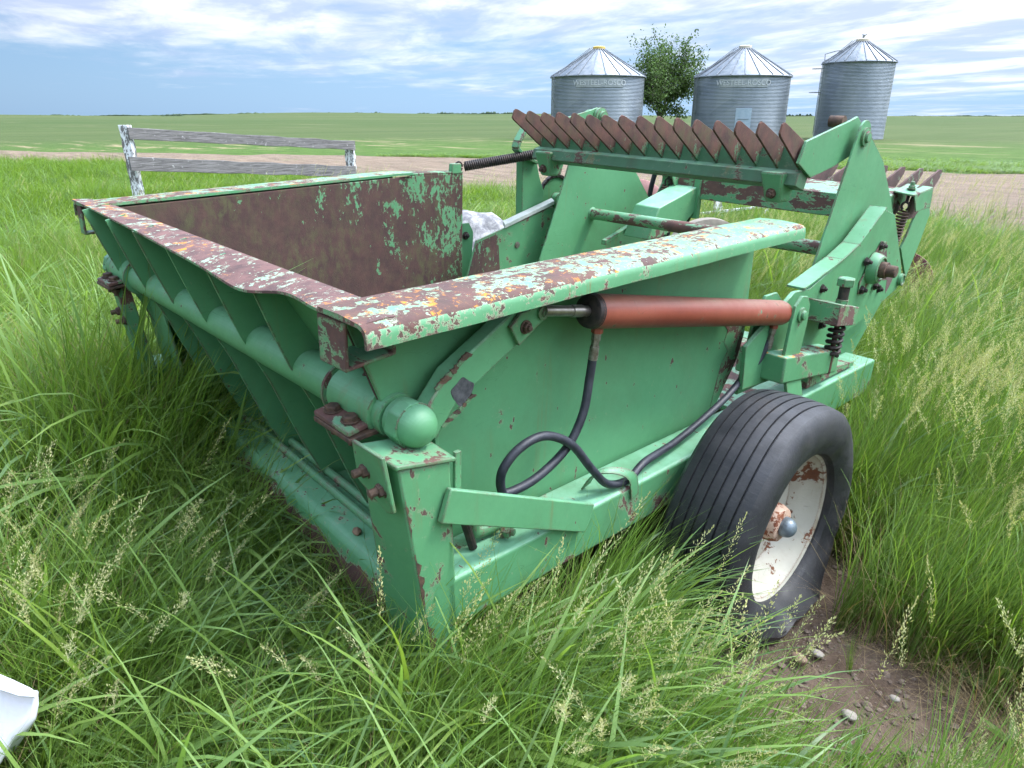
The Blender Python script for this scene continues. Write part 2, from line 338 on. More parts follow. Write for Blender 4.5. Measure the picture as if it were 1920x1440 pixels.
# the bare patch by the wheel stays soil, elsewhere thatch and stems cover the ground
px = mapping(nt, P, (1, 1, 1), (.46, -1.63, 0)); l2 = nt.nodes.new('ShaderNodeVectorMath'); l2.operation = 'LENGTH'; nt.links.new(px, l2.inputs[0])
pm = maprange(nt, math_(nt, 'ADD', l2.outputs['Value'], math_(nt, 'MULTIPLY', noise(nt, P, 6, 4, .6), .35)), .85, 1.1)
near = mix(nt, pm, soil, under)
rows = noise(nt, mapping(nt, P, (.10, .012, 1), (0, 0, 0), (0, 0, R(-50))), 1.0, 6, .65, .3)
rows2 = noise(nt, mapping(nt, P, (1.2, .02, 1), (0, 0, 0), (0, 0, R(-52))), 1.0, 4, .6)
field = mix(nt, maprange(nt, rows, .36, .62), (.052, .080, .024), (.092, .112, .042))
field = mix(nt, maprange(nt, rows2, .52, .66, 0, .55), field, (.125, .108, .062))
bandn = noise(nt, mapping(nt, P, (.0045, .0008, 1), (2, 3, 0), (0, 0, R(-48))), 1.0, 5, .6)
far = mix(nt, maprange(nt, bandn, .40, .60), field, (.052, .082, .025))
far = mix(nt, maprange(nt, bandn, .60, .68, 0, .25), far, (.21, .18, .10))
mid = mix(nt, maprange(nt, noise(nt, P, 1.2, 6, .7), .35, .65), (.045, .085, .018), (.080, .135, .030))
c = mix(nt, maprange(nt, dist, 8, 14), near, mid)
c = mix(nt, maprange(nt, dist, 38, 60), c, far)
straw = noise(nt, mapping(nt, P, (.16, .75, 1), (4, 1, 0), (0, 0, R(-48))), 1.0, 8, .72, .5)
sb_ = math_(nt, 'MULTIPLY', maprange(nt, dist, 34, 40), maprange(nt, dist, 62, 46))
c = mix(nt, math_(nt, 'MULTIPLY', sb_, maprange(nt, straw, .53, .64)), c, (.27, .215, .125))
straw2 = noise(nt, mapping(nt, P, (.02, .16, 1), (1, 7, 0), (0, 0, R(-46))), 1.0, 6, .7, .4)
c = mix(nt, math_(nt, 'MULTIPLY', maprange(nt, dist, 70, 120), maprange(nt, straw2, .58, .66, 0, .4)), c, (.20, .17, .10))
nt.links.new(c, b.inputs['Base Color']); b.inputs['Roughness'].default_value = .95; b.inputs['Specular IOR Level'].default_value = .1
bump(nt, b, math_(nt, 'ADD', noise(nt, P, 26, 8, .75), math_(nt, 'MULTIPLY', noise(nt, P, 90, 4, .7), .4)), .018, .9)
me.materials.append(m); g = bpy.data.objects.new('ground', me); COL.objects.link(g); struct(g)

def cam_xy(px, py, z=0.):
    """ground point that a row/column of the view falls on"""
    f = 1331.; p = math.atan(502/f); th = R(46.3)
    F = Vector((-math.sin(th), math.cos(th), 0)); Rt = Vector((math.cos(th), math.sin(th), 0)); U = Vector((0, 0, 1))
    Fw = F*math.cos(p)-U*math.sin(p); Up = U*math.cos(p)+F*math.sin(p)
    d = Fw*f+Rt*(px-960)+Up*(720-py); t = (z-1.5)/d.z
    return (d.x*t, d.y*t)
def sheet(name, top, bot, mat, z=.012, n=120, jit=.25, rowsn=16, h=0.):
    """irregular ribbon of ground between two world-space edge lines"""
    def samp(L, t):
        s = t*(len(L)-1); i = min(int(s), len(L)-2); u = s-i
        return np.array(L[i])*(1-u)+np.array(L[i+1])*u
    vs = []; rj = np.random.default_rng(len(name)+n); J = np.convolve(rj.normal(0, 1, n+30), np.hanning(9)/3, 'same'); J2 = np.convolve(rj.normal(0, 1, n+30), np.hanning(7)/2.6, 'same')
    for i in range(n+1):
        t = i/n; a = samp(top, t); c_ = samp(bot, t); w = np.linalg.norm(a-c_)
        ja = jit*w*.10*J[i+10]; jb = jit*w*.12*J2[i+10]
        for j in range(rowsn+1):
            u = j/rowsn; q = a*(1-u)+c_*u+(a-c_)/max(w, .01)*(ja*(1-u)+jb*u)
            zz_ = z+h*math.sin(math.pi*u)*(.5+.5*math.sin(q[0]*2.1+math.sin(q[1]*1.7)*2))+float(hills(np.array(q[0]), np.array(q[1])))
            vs.append((q[0], q[1], zz_))
    k = rowsn+1
    fs = [(i*k+j, (i+1)*k+j, (i+1)*k+j+1, i*k+j+1) for i in range(n) for j in range(rowsn)]
    me = bpy.data.meshes.new(name); me.from_pydata(vs, [], fs); me.materials.append(mat)
    me.polygons.foreach_set('use_smooth', [True]*len(fs))
    o = bpy.data.objects.new(name, me); COL.objects.link(o); return o
# edge lines of the dirt strip in world metres
dt = [(-75, -8), (-52, 2), (-38.4, 8.2), (-29.6, 14.1), (-22.0, 18.2), (-15.5, 20.6), (-9.4, 22.4), (-4.9, 24.3), (2, 27), (12, 31)]
db = [(-62, -9), (-38, 1.5), (-24.5, 6.6), (-17.0, 9.0), (-11.2, 9.2), (-8.8, 10.2), (-5.8, 10.8), (-3.1, 10.9), (-1.45, 9.2), (2.4, 8.4)]
md, nt, b = newmat('track_dirt'); P = objc(nt)
tr = noise(nt, mapping(nt, P, (.5, 3.0, 1), (0, 0, 0), (0, 0, R(-28))), 1.0, 7, .65, .3)
c = mix(nt, maprange(nt, tr, .34, .64), (.115, .080, .050), (.235, .170, .110))
c = mix(nt, maprange(nt, noise(nt, P, 2.2, 7, .72), .56, .70), c, (.070, .050, .036))
c = mix(nt, maprange(nt, noise(nt, P, 1.1, 6, .72, .4), .60, .70, 0, .8), c, (.09, .14, .035))
nt.links.new(c, b.inputs['Base Color']); b.inputs['Roughness'].default_value = .95
bump(nt, b, noise(nt, P, 3.5, 9, .75), .12, .9)
o = sheet('dirt_track', dt, db, md, .012, 260, .35, 22, .05); struct(o)
# ------------------------------------------------------------------ THE ROCK PICKER
PIV = Vector((-1.8, 1.8, .5)); MR = Matrix.Rotation(R(1.9), 3, 'Y') @ Matrix.Rotation(R(-.8), 3, 'X')
B = Vector((-2.03, 1.95, .0))
root = empty('rock_picker', MR @ (B-PIV)+PIV, MR.to_euler())
tag(root, 'chipped green rock picker with rusty hopper and flat tyre standing in tall grass', 'farm machine')
def mb(): return MB(tuple(B))
def part(m, name, mat, par=root, bevel=.003, **k): return m.build(name, M[mat] if isinstance(mat, str) else mat, par, bevel, **k)

# frame rails
for s, (x0, x1) in enumerate(((-1.187, -1.05), (-2.98, -2.85))):
    r = part(mb().prism([(.80, .41), (3.25, .375), (3.25, .53), (.80, .545)], x0, x1), 'frame_rail', 'rail', bevel=.010, seg=3)
# leaning rear posts (wider at the foot) with cap, bolted bracket
for s in (0, 1):
    f = (lambda x: x) if s == 0 else (lambda x: -3.93-x)
    if s:
        part(mb().hexa([(-2.83, .70, .87), (-2.88, .70, .87), (-2.88, .75, .87), (-2.83, .75, .87), (-2.80, .79, .2), (-2.88, .79, .2), (-2.88, .84, .2), (-2.80, .84, .2)]), 'rear_post', 'green_chip', bevel=.004)
        po = part(mb().hexa([(-2.87, .80, .84), (-2.70, .80, .84), (-2.62, .88, .2), (-2.87, .88, .2), (-2.87, .81, .84), (-2.70, .81, .84), (-2.62, .89, .2), (-2.87, .89, .2)]), 'post_web', 'green', bevel=.002)
        for bx, bz in ((-2.862, .775), (-2.835, .745)):
            part(mb().hexbolt((bx, .70+(.87-bz)*.13, bz), (-.15, -1, -.1), .015, .013, .018, .009), 'bolt', 'rust', po, 0)
        continue
    p = mb().hexa([(f(-1.165), .665, .875), (f(-1.05), .683, .868), (f(-1.05), .812, .845), (f(-1.165), .812, .855),
                   (f(-1.215), .765, .24), (f(-1.05), .778, .24), (f(-1.05), .845, .24), (f(-1.215), .845, .24)])
    po = part(p, 'rear_post', 'green_chip', bevel=.006)
    part(mb().hexa([(f(-1.17), .66, .887), (f(-1.044), .674, .881), (f(-1.044), .822, .853), (f(-1.17), .822, .862),
                    (f(-1.17), .66, .877), (f(-1.044), .674, .871), (f(-1.044), .822, .843), (f(-1.17), .822, .852)]), 'post_cap', 'green_chip', po, .003)
    for k, (zt, zb, w_) in enumerate(((.80, .69, .006), (.66, .50, .011), (.47, .33, .015))):
        q = mb(); n_ = 14; vs = []
        for i in range(n_+1):
            t = i/n_; z_ = zt+(zb-zt)*t; yc = .683+(.868-z_)*.151; ww = w_*math.sin(math.pi*min(1, .08+t*.92))*(1+.45*math.sin(i*2.1+k)+.3*math.sin(i*4.7))
            vs += [(f(-1.0485), yc+.001, z_), (f(-1.0485), yc+ww, z_)]
        q.add(vs, [(2*i, 2*i+1, 2*i+3, 2*i+2) for i in range(n_)])
        part(q, 'rust_streak', 'rust', po, 0)
    # bracket plate lying on the rear face of the post
    part(mb().prism([(f(-1.158), .905), (f(-1.052), .905), (f(-1.052), .775), (f(-1.075), .765), (f(-1.168), .805)],
                    lambda q: .664+(.87-q[1])*.17-.012, lambda q: .664+(.87-q[1])*.17-.002, 1), 'bracket_plate', 'green_chip', po, .003)
    for bx, bz in ((-1.128, .846), (-1.078, .822)):
        part(mb().hexbolt((f(bx), .656+(.87-bz)*.17, bz), (-.15, -1, -.1), .015, .013, .018, .009), 'bolt', 'rust', po, 0)
# rear cross tube, pivot sleeves, caps, clamps
part(mb().tube([(-2.93, .775, .912), (-1.18, .775, .912)], .050, 40), 'rear_cross_tube', M['green'], bevel=0)
for s in (0, 1):
    f = (lambda x: x) if s == 0 else (lambda x: -4.14-x)
    sl = part(mb().lathe((f(-1.375), .775, .912), (1 if s == 0 else -1, 0, 0), [(0, .050), (.002, .0585), (.165, .0585), (.166, .050)], 40), 'pivot_sleeve', 'green', bevel=.0)
    part(mb().lathe((f(-1.392), .775, .912), (1 if s == 0 else -1, 0, 0), [(0, .05), (.002, .064), (.010, .064), (.012, .05)], 40), 'sleeve_ring', 'green_chip', sl, 0)
    part(mb().hexbolt((f(-1.30), .775, .969), (0, -.1, 1), .006, .006, .006, .003), 'grease_nipple', 'rust', sl, 0)
    # ball-shaped end cap
    prof = [(-.055, .046), (-.050, .0475), (-.004, .0478), (-.002, .0470)]+[(.043*math.sin(a), .0468*math.cos(a)) for a in np.linspace(0, math.pi/2-.02, 10)]
    part(mb().lathe((f(-1.118), .775, .912), (1 if s == 0 else -1, 0, 0), prof, 36), 'tube_end_cap', 'green', sl, 0)
    # weld bead round the cap
    part(mb().tube([(f(-1.120), .775+.0475*math.cos(a), .912+.0475*math.sin(a)) for a in np.linspace(0, 2*math.pi, 60)], [.0022+.0012*math.sin(i*2.3) for i in range(60)], 6), 'weld_bead', 'green', sl, 0)
    cl = part(mb().hexa([(f(-1.352), .672, .896), (f(-1.212), .672, .892), (f(-1.212), .748, .905), (f(-1.352), .748, .909),
                         (f(-1.352), .672, .885), (f(-1.212), .672, .881), (f(-1.212), .748, .894), (f(-1.352), .748, .898)]), 'clamp_plate', 'barpaint', sl, .002)
    part(mb().hexa([(f(-1.352), .670, .883), (f(-1.205), .670, .879), (f(-1.195), .76, .89), (f(-1.352), .76, .894),
                    (f(-1.352), .670, .872), (f(-1.205), .670, .868), (f(-1.195), .76, .879), (f(-1.352), .76, .883)]), 'clamp_plate', 'rust', sl, .002)
    for bx in (-1.318, -1.248):
        part(mb().hexbolt((f(bx), .700, .901), (0, -.05, 1), .017, .013), 'bolt', 'rust', sl, .001)
        part(mb().hexbolt((f(bx), .700, .868), (0, 0, -1), .015, .013, .012, .008), 'nut', 'rust', sl, .001)
# lift arms
af = [(.801, .94), (.862, 1.008), (1.007, 1.087), (1.078, 1.125), (1.115, 1.138), (1.150, 1.130), (1.166, 1.105), (1.155, 1.078), (1.139, 1.066), (1.01, 1.001), (.886, .934), (.83, .868), (.79, .858), (.745, .868), (.722, .90), (.735, .945), (.765, .963)]
for s in (0, 1):
    f = (lambda x: x) if s == 0 else (lambda x: -4.16-x)
    ar = part(mb().prism(af, f(-1.160), f(-1.118)), 'lift_arm', 'green', bevel=.004)
    part(mb().prism([(1.026, 1.079), (1.057, 1.106), (1.150, 1.118), (1.158, 1.095), (1.056, 1.030)], f(-1.117), f(-1.106)), 'arm_link_plate', 'green_chip', ar, .002)
    part(mb().hexbolt((f(-1.105), 1.072, 1.072), (1 if s == 0 else -1, 0, 0), .013, .011, .007), 'bolt', 'rust', ar, 0)
    part(mb().lathe((f(-1.106), 1.125, 1.097), (1 if s == 0 else -1, 0, 0), [(0, .017), (.006, .017), (.007, .010), (.012, .008)], 20), 'pin', 'green_chip', ar, 0)
    if s == 0:
        # worn-through bare patch and ragged flakes along the weld
        pr = [(.872+.030*math.cos(a)*(1+.18*math.sin(3*a))+.028, .955+.030*math.sin(a)*(1+.15*math.cos(4*a))) for a in np.linspace(0, 2*math.pi, 26, endpoint=False)]
        part(mb().prism(pr, -1.118, -1.1172), 'bare_metal_patch', 'bare', ar, 0)
        for k in range(9):
            t = k/8; cy, cz = .835+.075*t, .985+.052*t
            part(mb().prism([(cy+.010*math.cos(a)*(1+.5*math.sin(2*a+k)), cz+.006*math.sin(a)*(1+.4*math.cos(3*a+k))) for a in np.linspace(0, 2*math.pi, 11, endpoint=False)], -1.119, -1.1135-.0015*(k % 2)), 'paint_flake', 'rust' if k % 3 else 'green_chip', ar, 0)
        for k in range(8):
            t = k/7; cy, cz = .852+.075*t, .893+.045*t
            part(mb().prism([(cy+.009*math.cos(a)*(1+.5*math.sin(2*a+k)), cz+.005*math.sin(a)*(1+.4*math.cos(3*a+k))) for a in np.linspace(0, 2*math.pi, 11, endpoint=False)], -1.119, -1.1155), 'paint_flake', 'rust' if k % 2 else 'green_chip', ar, 0)
# (worn patch at the front end of the side panel)
WP = [(2.10, .90), (2.20, .945), (2.262, .93), (2.262, .80), (2.236, .71), (2.155, .595), (2.10, .56), (2.12, .66), (2.135, .72), (2.165, .76), (2.13, .80), (2.145, .84), (2.11, .87)]
# hopper: sides, far inside wall, rear slope, floor
hop = part(mb().prism([(.66, 1.165), (.80, .80), (.86, .50), (2.10, .50), (2.16, .59), (2.245, .72), (2.268, .80), (2.24, 1.19)], -1.205, -1.192), 'hopper_side', 'green', bevel=.003)
part(mb().prism(WP, -1.1935, -1.1905), 'worn_patch', 'barpaint', hop, 0)
fw = part(mb().prism([(.70, 1.10), (.95, .60), (1.0, .35), (2.372, .35), (2.372, 1.205), (2.12, 1.207), (.76, 1.145)], -2.885, -2.872), 'hopper_side', 'inside', bevel=.003)
part(mb().prism([(.66, 1.165), (.80, .80), (.86, .55), (2.12, .545), (2.24, 1.19)], -1.212, -1.206), 'hopper_lining', 'inside', hop, 0)
part(mb().hexa([(-2.87, .73, 1.13), (-1.213, .69, 1.15), (-1.213, .70, 1.14), (-2.87, .745, 1.12), (-2.87, 1.20, .36), (-1.213, 1.16, .36), (-1.213, 1.17, .35), (-2.87, 1.215, .35)]), 'hopper_back', 'green', bevel=0)
part(mb().box(-2.87, -1.213, 1.10, 2.30, .335, .35), 'hopper_floor', 'inside', bevel=0)
# ribs that carry the back of the hopper
for i, x in enumerate((-1.55, -1.805, -2.06, -2.315, -2.57, -2.825)):
    a = mb().prism([(.640, 1.150), (.70, 1.165), (.80, 1.0), (1.20, .40), (1.0, .30), (.865, .585), (.782, .80), (.720, .93), (.680, 1.035)], x-.004, x+.004)
    part(a, 'hopper_rib', 'green', bevel=0)
# back lip: flat plate, bent up near the near end
lip = mb()
lx = [-3.055, -2.9, -2.6, -2.3, -2.0, -1.75, -1.60, -1.52, -1.46, -1.40, -1.33, -1.27, -1.20, -1.13, -1.072]
ly = [.668, .664, .655, .645, .632, .622, .612, .608, .617, .640, .638, .625, .613, .613, .622]
lz = [1.160, 1.160, 1.158, 1.156, 1.152, 1.148, 1.143, 1.142, 1.150, 1.161, 1.165, 1.167, 1.170, 1.1735, 1.1735]
xs = np.linspace(-3.055, -1.052, 90); yo = np.interp(xs, lx, ly); zo = np.interp(xs, lx, lz)
ker = np.array([.25, .5, .25]); 
for _ in range(3): yo[1:-1] = np.convolve(yo, ker, 'valid'); zo[1:-1] = np.convolve(zo, ker, 'valid')
vs = []
for x, y, z in zip(xs, yo, zo):
    t = (x+3.055)/2.0; yi = .765-.05*t; zi = 1.150+.024*t
    for u in (0, .15, .5, .85, 1): vs.append((x, y+(yi-y)*u, z+(zi-z)*u+.004*math.sin(math.pi*u)))
    vs.append((x, yi+.012, zi-.05)); vs.append((x, yi+.004, zi-.05)); vs.append((x, yi-.012, zi-.012)); vs.append((x, y+.01, z-.008)); vs.append((x, y, z-.006))
k = 10; n = len(xs)
lip.add(vs, [(i*k+j, i*k+(j+1) % k, (i+1)*k+(j+1) % k, (i+1)*k+j) for i in range(n-1) for j in range(k)]+[tuple(range(k)), tuple((n-1)*k+j for j in range(k-1, -1, -1))])
part(lip, 'hopper_lip', 'lip', bevel=0, ang=50)
# side flanges: channel profile lofted along y
def flange(name, prof, secs, mat):
    q = mb(); vs = []; k = len(prof)
    for (y, dz, sx) in secs:
        for (x, z) in prof: vs.append((x*1.0+sx, y, z+dz))
    n = len(secs); q.add(vs, [(i*k+j, i*k+(j+1) % k, (i+1)*k+(j+1) % k, (i+1)*k+j) for i in range(n-1) for j in range(k)]+[tuple(range(k)), tuple((n-1)*k+j for j in range(k-1, -1, -1))])
    return part(q, name, mat, bevel=0, ang=40)
pf = [(-1.192, 1.172), (-1.12, 1.174), (-1.055, 1.170), (-1.043, 1.167), (-1.034, 1.160), (-1.030, 1.148), (-1.029, 1.128), (-1.0365, 1.128), (-1.038, 1.148), (-1.045, 1.158), (-1.058, 1.162), (-1.192, 1.163)]
secs = []
for y in np.concatenate([np.linspace(.612, 1.0, 12), np.linspace(1.02, 1.10, 6), np.linspace(1.15, 2.245, 34)]):
    secs.append((y, .004+.036*(y-.6)/1.65, .0018*math.sin(y*9)+.001*math.sin(y*31)))
fl = flange('hopper_flange', pf, secs, 'flange')
# end wrap of the flange
part(mb().prism([(-1.19, 1.205), (-1.052, 1.203), (-1.036, 1.196), (-1.031, 1.180), (-1.030, 1.167), (-1.19, 1.167)], 2.24, 2.248, 1), 'flange_end', 'flange', fl, .002)
pf2 = [(-2.872, 1.150), (-2.95, 1.150), (-3.03, 1.146), (-3.044, 1.140), (-3.05, 1.128), (-3.05, 1.095), (-3.043, 1.095), (-3.041, 1.125), (-3.034, 1.134), (-2.95, 1.140), (-2.872, 1.140)]
secs2 = [(y, .008+.072*(y-.66)/1.6, (0 if y < 2.0 else (y-2.0)*.42)) for y in np.linspace(.668, 2.05, 20)]
fl2 = flange('hopper_flange', pf2, secs2, 'flange')
part(mb().hexa([(-2.872, 2.05, 1.215), (-3.03, 2.05, 1.21), (-2.93, 2.36, 1.215), (-2.872, 2.372, 1.215), (-2.872, 2.05, 1.205), (-3.03, 2.05, 1.20), (-2.93, 2.36, 1.205), (-2.872, 2.372, 1.205)]), 'flange_end', 'inside', fl2, .003)
# square sockets under the lip
s1 = mb()
o1 = [(.627, 1.075), (.627, 1.155), (.745, 1.16), (.745, 1.085)]
def frame4(m_, a, b_, x0, x1): m_.prism([a[0], a[1], b_[1], b_[0]], x0, x1)
s1.prism([(.622, 1.064), (.630, 1.064), (.630, 1.158), (.622, 1.158)], -1.217, -1.120)
s1.prism([(.622, 1.062), (.735, 1.075), (.735, 1.083), (.622, 1.070)], -1.216, -1.121)
s1.prism([(.727, 1.078), (.735, 1.079), (.735, 1.165), (.727, 1.165)], -1.217, -1.120)
part(s1, 'tow_socket', 'barpaint', bevel=.003)
s2_ = mb()
s2_.prism([(.672, 1.045), (.680, 1.045), (.680, 1.15), (.672, 1.15)], -3.03, -2.98)
s2_.prism([(.672, 1.040), (.80, 1.045), (.80, 1.053), (.672, 1.048)], -3.03, -2.98)
s2_.prism([(.792, 1.05), (.80, 1.05), (.80, 1.15), (.792, 1.15)], -3.03, -2.98)
part(s2_, 'tow_socket', 'barpaint', bevel=.003)
# gussets behind the near pivot
part(mb().bar((-1.345, .80, .93), (-1.33, .95, 1.045), .024, .014), 'gusset_strip', 'barpaint', bevel=.002)
part(mb().hexa([(-1.37, .80, .95), (-1.205, .80, .95), (-1.205, 1.05, 1.12), (-1.37, 1.05, 1.12), (-1.37, .81, .94), (-1.205, .81, .94), (-1.205, 1.06, 1.11), (-1.37, 1.06, 1.11)]), 'gusset_plate', 'green_chip', bevel=.002)
part(mb().prism([(.862, .545), (.862, .905), (.872, .905), (.872, .545)], -1.19, -1.165), 'side_strip', 'green', bevel=.001)
part(mb().prism([(.822, .70), (.822, .862), (.838, .862), (.838, .71)], -1.056, -1.046), 'side_strip', 'green', bevel=.001)
# rear sill with worn edge and the two round bars on it
sl = mb(); pr = [(.790, .18), (.790, .405), (.795, .428), (.807, .444), (.825, .450), (.99, .450), (.99, .18)]
sl.prism(pr, -2.82, -1.20); sl.v = [(a, b_-.05*(a+1.3)-.008, c_) for a, b_, c_ in sl.v]; part(sl, 'rear_sill', 'sill', bevel=.002)
part(mb().tube([(-2.75, .945, .464), (-1.18, .866, .464)], .013, 12), 'sill_bar', 'sill', bevel=0)
part(mb().tube([(-2.75, .985, .466), (-1.18, .910, .466)], .014, 12), 'sill_bar', 'sill', bevel=0)
part(mb().tube(spline([(-1.36, .845, .458), (-1.36, .862, .482), (-1.355, .90, .492), (-1.35, .93, .485), (-1.35, .95, .46)], 4), .006, 6), 'sill_clip', 'rust', bevel=0)
part(mb().box(-2.8, -1.25, .99, 1.05, .25, .33), 'rear_cross_member', 'green', bevel=.003)
# side gusset bar and small plumbing below it
part(mb().hexa([(-1.046, .798, .792), (-1.046, 1.282, .566), (-1.046, 1.253, .492), (-1.046, .771, .720), (-1.030, .798, .792), (-1.030, 1.282, .566), (-1.030, 1.253, .492), (-1.030, .771, .720)]), 'side_brace', 'green', bevel=.003)
part(mb().tube(spline([(-1.13, .95, .62), (-1.13, .95, .578), (-1.13, .99, .567), (-1.13, 1.03, .563)], 5), [.016]*16, 12), 'elbow_fitting', 'green_chip', bevel=0)
part(mb().hexbolt((-1.10, 1.02, .566), (1, .4, 0), .018, .02, .01), 'elbow_nut', 'green_chip', bevel=0)
part(mb().tube([(-1.12, .90, .66), (-1.11, .93, .55)], .011, 10), 'hose_ferrule', 'darksteel', bevel=0)
# hydraulic cylinder
ca, cb = Vector((-1.10, 1.29, 1.073)), Vector((-1.10, 2.345, .888)); cdv = (cb-ca).normalized(); LC = (cb-ca).length
cy = part(mb().lathe(ca, cdv, [(0, .030), (.001, .0435), (LC-.03, .0435), (LC-.012, .040), (LC-.002, .030), (LC, .02)], 40), 'hydraulic_cylinder', 'red', bevel=0)
part(mb().lathe(ca-cdv*.014, cdv, [(0, .034), (.004, .041), (.020, .0445), (.022, .0436)], 32), 'gland_nut', 'darksteel', cy, 0)
part(mb().lathe(ca-cdv*.17, cdv, [(0, .013), (.17, .013)], 20), 'cylinder_rod', 'chrome', cy, 0)
part(mb().lathe(ca-cdv*.075, cdv, [(0, .0150), (.04, .0150)], 20), 'rod_collar', 'chrome', cy, 0)
for (p, q) in (((-1.10, 1.322, 1.026), (-1.105, 1.318, .935)), ((-1.10, 2.295, .856), (-1.105, 2.290, .780))):
    p = Vector(p); q = Vector(q); d = (q-p)
    part(mb().lathe(p, d, [(-.01, .015), (.014, .015)], 6), 'port', 'red', cy, 0)
    part(mb().lathe(p, d, [(.014, .012), (.034, .012), (.0345, .010), (.05, .010)], 6), 'fitting_nut', 'zinc', cy, 0)
    part(mb().lathe(p, d, [(.05, .012), (.085, .0125), (.086, .011), (.092, .010)], 16), 'ferrule', 'zinc', cy, 0)
# lug that holds the cylinder's foot
lg = part(mb().hexa([(-1.058, 2.302, .732), (-1.058, 2.424, .715), (-1.058, 2.432, .80), (-1.058, 2.31, .82), (-1.047, 2.302, .732), (-1.047, 2.424, .715), (-1.047, 2.432, .80), (-1.047, 2.31, .82)]), 'cylinder_lug', 'green', bevel=.002)
lgp = mb(); lgp.prism([(2.302, .735), (2.424, .718), (2.440, .845), (2.435, .915), (2.405, .948), (2.362, .955), (2.325, .925), (2.312, .86)], -1.060, -1.048)
lgp.hexa([(-1.060, 2.302, .738), (-1.060, 2.424, .720), (-1.040, 2.474, .565), (-1.040, 2.349, .585), (-1.048, 2.302, .738), (-1.048, 2.424, .720), (-1.028, 2.474, .565), (-1.028, 2.349, .585)])
bpy.data.objects.remove(lg); lg = part(lgp, 'cylinder_lug', 'green', bevel=.002)
part(mb().lathe((-1.049, 2.372, .888), (1, 0, 0), [(0, .027), (.008, .027), (.009, .017), (.018, .016), (.020, .010)], 24), 'lug_pin', 'green', lg, .001)
part(mb().prism([(2.20, .60), (2.44, .60), (2.44, .90), (2.38, .945), (2.30, .945), (2.24, .86)], -1.160, -1.148), 'cylinder_lug', 'green', bevel=.002)
# hose
hp = [(-1.105, 1.318, .945), (-1.105, 1.312, .89), (-1.10, 1.29, .80), (-1.10, 1.235, .72), (-1.10, 1.13, .672), (-1.11, 1.045, .657), (-1.115, 1.022, .672), (-1.105, 1.015, .73), (-1.095, 1.06, .778), (-1.09, 1.14, .787), (-1.085, 1.235, .735), (-1.075, 1.315, .640), (-1.07, 1.385, .572), (-1.065, 1.47, .558), (-1.075, 1.56, .580), (-1.10, 1.74, .572), (-1.12, 1.93, .590), (-1.13, 2.10, .630), (-1.13, 2.21, .690), (-1.12, 2.262, .725), (-1.108, 2.290, .795)]
ho = part(mb().tube(spline(hp, 8), .0115, 14), 'hydraulic_hose', 'hose', bevel=0)
ck = mb()
cp = spline([(-1.125, 1.355, .552), (-1.10, 1.37, .600), (-1.068, 1.42, .602), (-1.046, 1.462, .575), (-1.044, 1.480, .508)], 5); w = Vector((.0, .016, .004))
vs = []
for i, p in enumerate(cp):
    t = (cp[min(i+1, len(cp)-1)]-cp[max(i-1, 0)]).normalized(); nn = t.cross(w).normalized()*.0022
    vs += [p-w-nn, p+w-nn, p+w+nn, p-w+nn]
ck.add(vs, [(i*4+j, i*4+(j+1) % 4, (i+1)*4+(j+1) % 4, (i+1)*4+j) for i in range(len(cp)-1) for j in range(4)]+[(0, 1, 2, 3), tuple(4*len(cp)-4+j for j in (3, 2, 1, 0))])
part(ck, 'hose_clip', 'green_chip', bevel=0)

